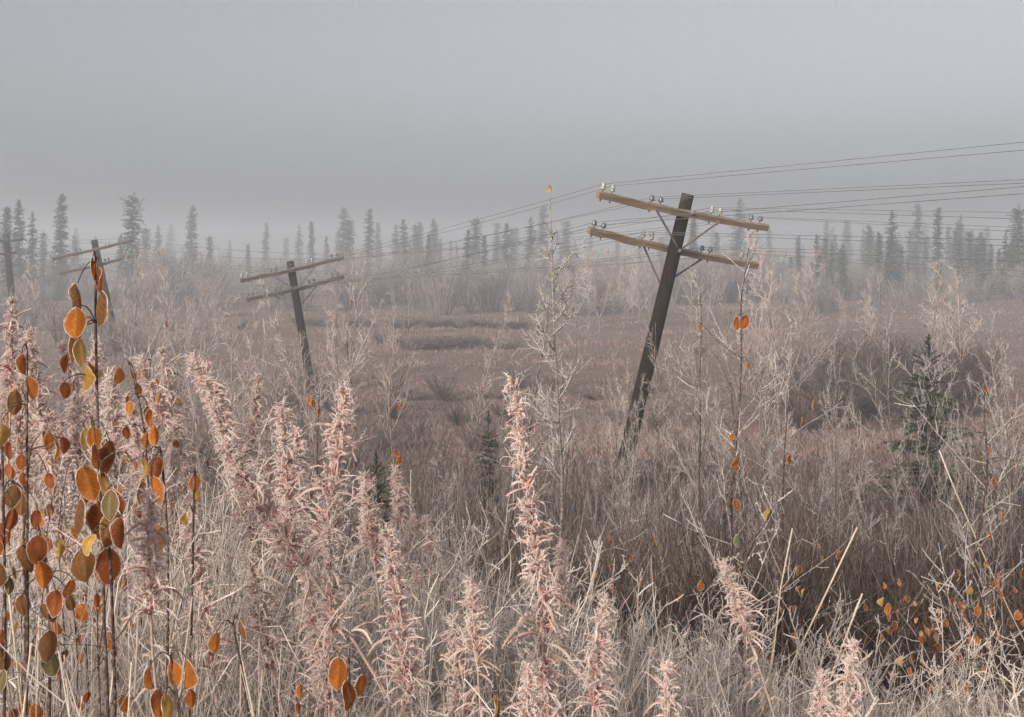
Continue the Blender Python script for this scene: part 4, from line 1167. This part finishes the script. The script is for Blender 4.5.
leafy_stem('leafy_plant', 'brown and rust leaves hanging at the left edge', 'leafy plant', OG, [(4, 700), (6, 600), (4, 500), (2, 440)], 1.1,
           [(4, 452, 22, 'rust', 10), (2, 470, 26, 'red', 40), (8, 500, 30, 'brown', 10), (12, 520, 26, 'rust', 60), (3, 535, 30, 'rust', 10), (14, 540, 20, 'red', 10), (6, 570, 28, 'brown', -30), (14, 672, 26, 'olive', 0), (3, 640, 24, 'rust', 50), (2, 660, 30, 'brown', 0)])
leafy_stem('leafy_plant', 'rust leaves clustered below the yellow leaf at the far left', 'leafy plant', OG, [(26, 640), (24, 540), (22, 470), (30, 450)], 1.25,
           [(24, 480, 20, 'rust', 20), (34, 456, 18, 'rust', 30), (50, 480, 20, 'rust', 0), (52, 440, 22, 'orange', 60), (58, 448, 22, 'rust', 0), (64, 450, 26, 'orange', 70), (50, 512, 22, 'rust', 20), (30, 500, 30, 'brown', 20), (16, 495, 30, 'rust', -20)])
leafy_stem('leafy_plant', 'facing pair of orange leaves with thick frost rims above bare weeds', 'leafy plant', OG, [(247, 717), (243, 660), (232, 625)], 1.15, [(223, 634, 24, 'orange', 40), (239, 631, 26, 'brown', -35)])
leafy_stem('leafy_plant', 'cluster of orange leaves at the bottom left with white frosted tops', 'leafy plant', OG, [(184, 717), (181, 690), (172, 655)], 1.05,
           [(173, 673, 34, 'orange', -5), (187, 674, 38, 'orange', -30), (158, 668, 26, 'red', 60), (160, 702, 34, 'rust', 30), (171, 706, 36, 'yellow', 60), (190, 700, 24, 'red', 50)])
leafy_stem('leafy_plant', 'broad orange leaf beside a narrow red one at the bottom edge', 'leafy plant', OG, [(353, 717), (353, 690), (350, 655)], 1.12, [(338, 675, 38, 'orange', 10), (349, 692, 38, 'rust', 40), (364, 686, 30, 'red', 55), (300, 692, 16, 'red', 30), (299, 705, 14, 'rust', 30)])
leafy_stem('leafy_plant', 'single yellow leaf at the bottom edge left of the tallest plume', 'leafy plant', OG, [(499, 730), (499, 695)], 1.1, [(498, 706, 28, 'yellow', 40)])
leafy_stem('leafy_plant', 'few red leaves low among the straw stalks', 'leafy plant', OG, [(98, 717), (97, 690), (95, 670)], 1.2, [(97, 688, 14, 'red', 10), (110, 645, 12, 'red', 30), (127, 700, 22, 'orange', 10), (110, 575, 18, 'red', 40), (98, 600, 18, 'rust', 30), (143, 595, 14, 'rust', 20)])
SL = 'slender saplings keeping orange leaves'
leafy_stem('leafy_sapling', 'slender dark sapling topped by paired orange leaves, right of the large pole', 'sapling', SL, [(730, 620), (731, 520), (738, 420), (741, 370), (741, 318)], 3.2,
           [(737, 323, 16, 'orange', 30), (745, 322, 18, 'rust', -30), (703, 328, 9, 'orange', 0), (746, 364, 8, 'orange', 20), (735, 439, 10, 'orange', 20), (737, 462, 14, 'orange', 30), (732, 466, 12, 'rust', -40), (731, 500, 13, 'rust', 10), (727, 503, 9, 'rust', 40)], 0.0042, 16, frost=0.12)
leafy_stem('leafy_sapling', 'thin sapling with a curled orange leaf on an arched twig', 'sapling', SL, [(781, 640), (783, 520), (786, 430), (790, 395)], 3.6,
           [(815, 406, 12, 'orange', 50), (794, 416, 12, 'orange', 70), (786, 456, 11, 'rust', 10)], 0.004, 12)
leafy_stem('leafy_sapling', 'low twig with yellow and orange leaves between fireweed plumes', 'sapling', SL, [(742, 660), (738, 600), (746, 545), (770, 515)], 2.2,
           [(738, 563, 12, 'yellow', 60), (695, 573, 12, 'orange', 20), (740, 543, 16, 'palegreen', 40), (780, 507, 14, 'palegreen', 50), (768, 514, 14, 'yellow', 60), (758, 650, 12, 'red', 20)], 0.003, 8)
leafy_stem('leafy_sapling', 'upswept sapling at the right keeping a few small yellow leaves', 'sapling', SL, [(962, 690), (966, 610), (978, 530), (990, 480), (986, 425)], 3.0,
           [(995, 453, 10, 'yellow', 20), (1006, 461, 10, 'orange', 30), (981, 387, 10, 'rust', 10), (988, 480, 14, 'rust', 50), (985, 533, 12, 'orange', 20), (1004, 518, 12, 'orange', 60), (985, 561, 12, 'yellow', 60), (1018, 570, 12, 'orange', 60), (953, 571, 14, 'yellow', 40)], 0.0042, 16)
leafy_stem('leafy_sapling', 'dark thin sapling in front of the second pole with two rust leaves', 'sapling', SL, [(316, 520), (318, 440), (320, 395)], 3.4, [(318, 400, 10, 'rust', 20), (312, 398, 10, 'orange', 50), (322, 410, 9, 'rust', 50), (398, 408, 7, 'rust', 10), (400, 463, 12, 'orange', 50), (397, 450, 10, 'orange', 30)], 0.003, 6)
o = link('leaf', LEAF['yellow'][0], HERO)
bpy.context.view_layer.update()
tipw = HERO.matrix_world @ Vector(tuple(hero_tip))
o.matrix_local = HERO.matrix_world.inverted() @ (Matrix.Translation(tipw + Vector((0, -0.01, 0.03))) @ Matrix.Rotation(0.5, 4, 'Z') @ Matrix.Scale(0.045, 4))

# orange leaved bush at the right
bl = []
for (a, b) in [(946, 594), (949, 601), (959, 606), (971, 600), (980, 598), (987, 606), (985, 614), (1000, 588), (992, 580), (1005, 588), (1005, 604), (936, 620), (930, 636), (926, 632), (945, 640), (962, 630), (968, 634), (965, 645), (963, 655), (975, 655), (978, 640),
               (930, 618), (915, 630), (900, 655), (905, 662), (893, 600), (889, 625), (887, 608), (898, 590), (921, 625), (940, 648), (955, 662), (1012, 620), (995, 630), (950, 612), (972, 616)]:
    for _ in range(2): bl.append((a + r.normal(0, 4), b + r.normal(0, 4), r.uniform(7, 13), str(r.choice(['orange', 'orange', 'rust', 'rust', 'brown', 'olive', 'yellow', 'orange'])), r.uniform(-70, 70)))
leafy_stem('leafy_bush', 'bush of small orange leaves in dark brush at the lower right', 'bush', None, [(958, 720), (960, 680), (966, 630), (985, 585)], 2.6, bl, 0.003, 20, frost=0.3)
leafy_stem('leafy_bush', 'frosted pale green leaved twig below the orange bush at the lower right', 'bush', None, [(975, 717), (975, 690), (970, 660)], 2.0,
           [(a, b, 9, 'palegreen', r.uniform(-60, 60)) for a, b in [(958, 668), (966, 664), (975, 668), (985, 666), (990, 670), (945, 676), (990, 664), (952, 680), (970, 672)]], 0.0025, 8, frost=0.4)
for (x0, y0, Yd, n, hp) in [(130, 470, 2.0, 9, 18), (70, 640, 1.35, 6, 22), (30, 690, 1.3, 5, 20), (120, 610, 1.6, 8, 18), (640, 565, 4.2, 8, 7), (600, 560, 4.0, 7, 7), (805, 590, 4.5, 12, 9), (900, 620, 4.0, 12, 9), (935, 690, 2.2, 8, 10), (220, 560, 2.0, 6, 12), (180, 470, 2.4, 8, 12), (60, 500, 1.6, 8, 16), (110, 480, 1.7, 7, 14), (40, 540, 1.5, 8, 16), (20, 600, 1.4, 9, 18), (90, 600, 1.5, 6, 14), (150, 400, 2.2, 12, 12), (140, 540, 1.7, 5, 12), (10, 460, 1.7, 8, 16), (60, 680, 1.3, 6, 18), (560, 700, 1.5, 5, 9), (680, 640, 2.2, 6, 9)]:
    lv = [(x0 + r.normal(0, 16), y0 + r.normal(0, 26), hp * r.uniform(0.7, 1.2), str(r.choice(['rust', 'brown', 'rust', 'orange', 'orange', 'orange', 'yellow', 'brown'])), r.uniform(-70, 70)) for _ in range(n)]
    leafy_stem('leafy_plant', 'dull rust leaves half hidden in the frosted weeds', 'leafy plant', OG, [(x0, y0 + 90), (x0 + r.normal(0, 6), y0 + 30), (x0 + r.normal(0, 8), y0 - 40)], Yd, lv, 0.0013, 5)

# ------------------------------------------------------------------ render settings
vs = scene.view_settings
scene.display_settings.display_device = 'sRGB'
vs.view_transform = 'Standard'; vs.look = 'None'; vs.gamma = 1.0; vs.use_curve_mapping = False
vs.exposure = 0.74
cy = scene.cycles
cy.max_bounces = 5; cy.diffuse_bounces = 2; cy.glossy_bounces = 1; cy.transmission_bounces = 2; cy.volume_bounces = 1; cy.transparent_max_bounces = 4
cy.use_denoising = True
try:
    cy.denoiser = 'OPENIMAGEDENOISE'; cy.denoising_input_passes = 'RGB_ALBEDO_NORMAL'; cy.denoising_prefilter = 'FAST'
except Exception:
    pass
cy.sample_clamp_indirect = 6.0
cy.use_adaptive_sampling = True; cy.adaptive_threshold = 0.02; cy.adaptive_min_samples = 12
cy.use_light_tree = False
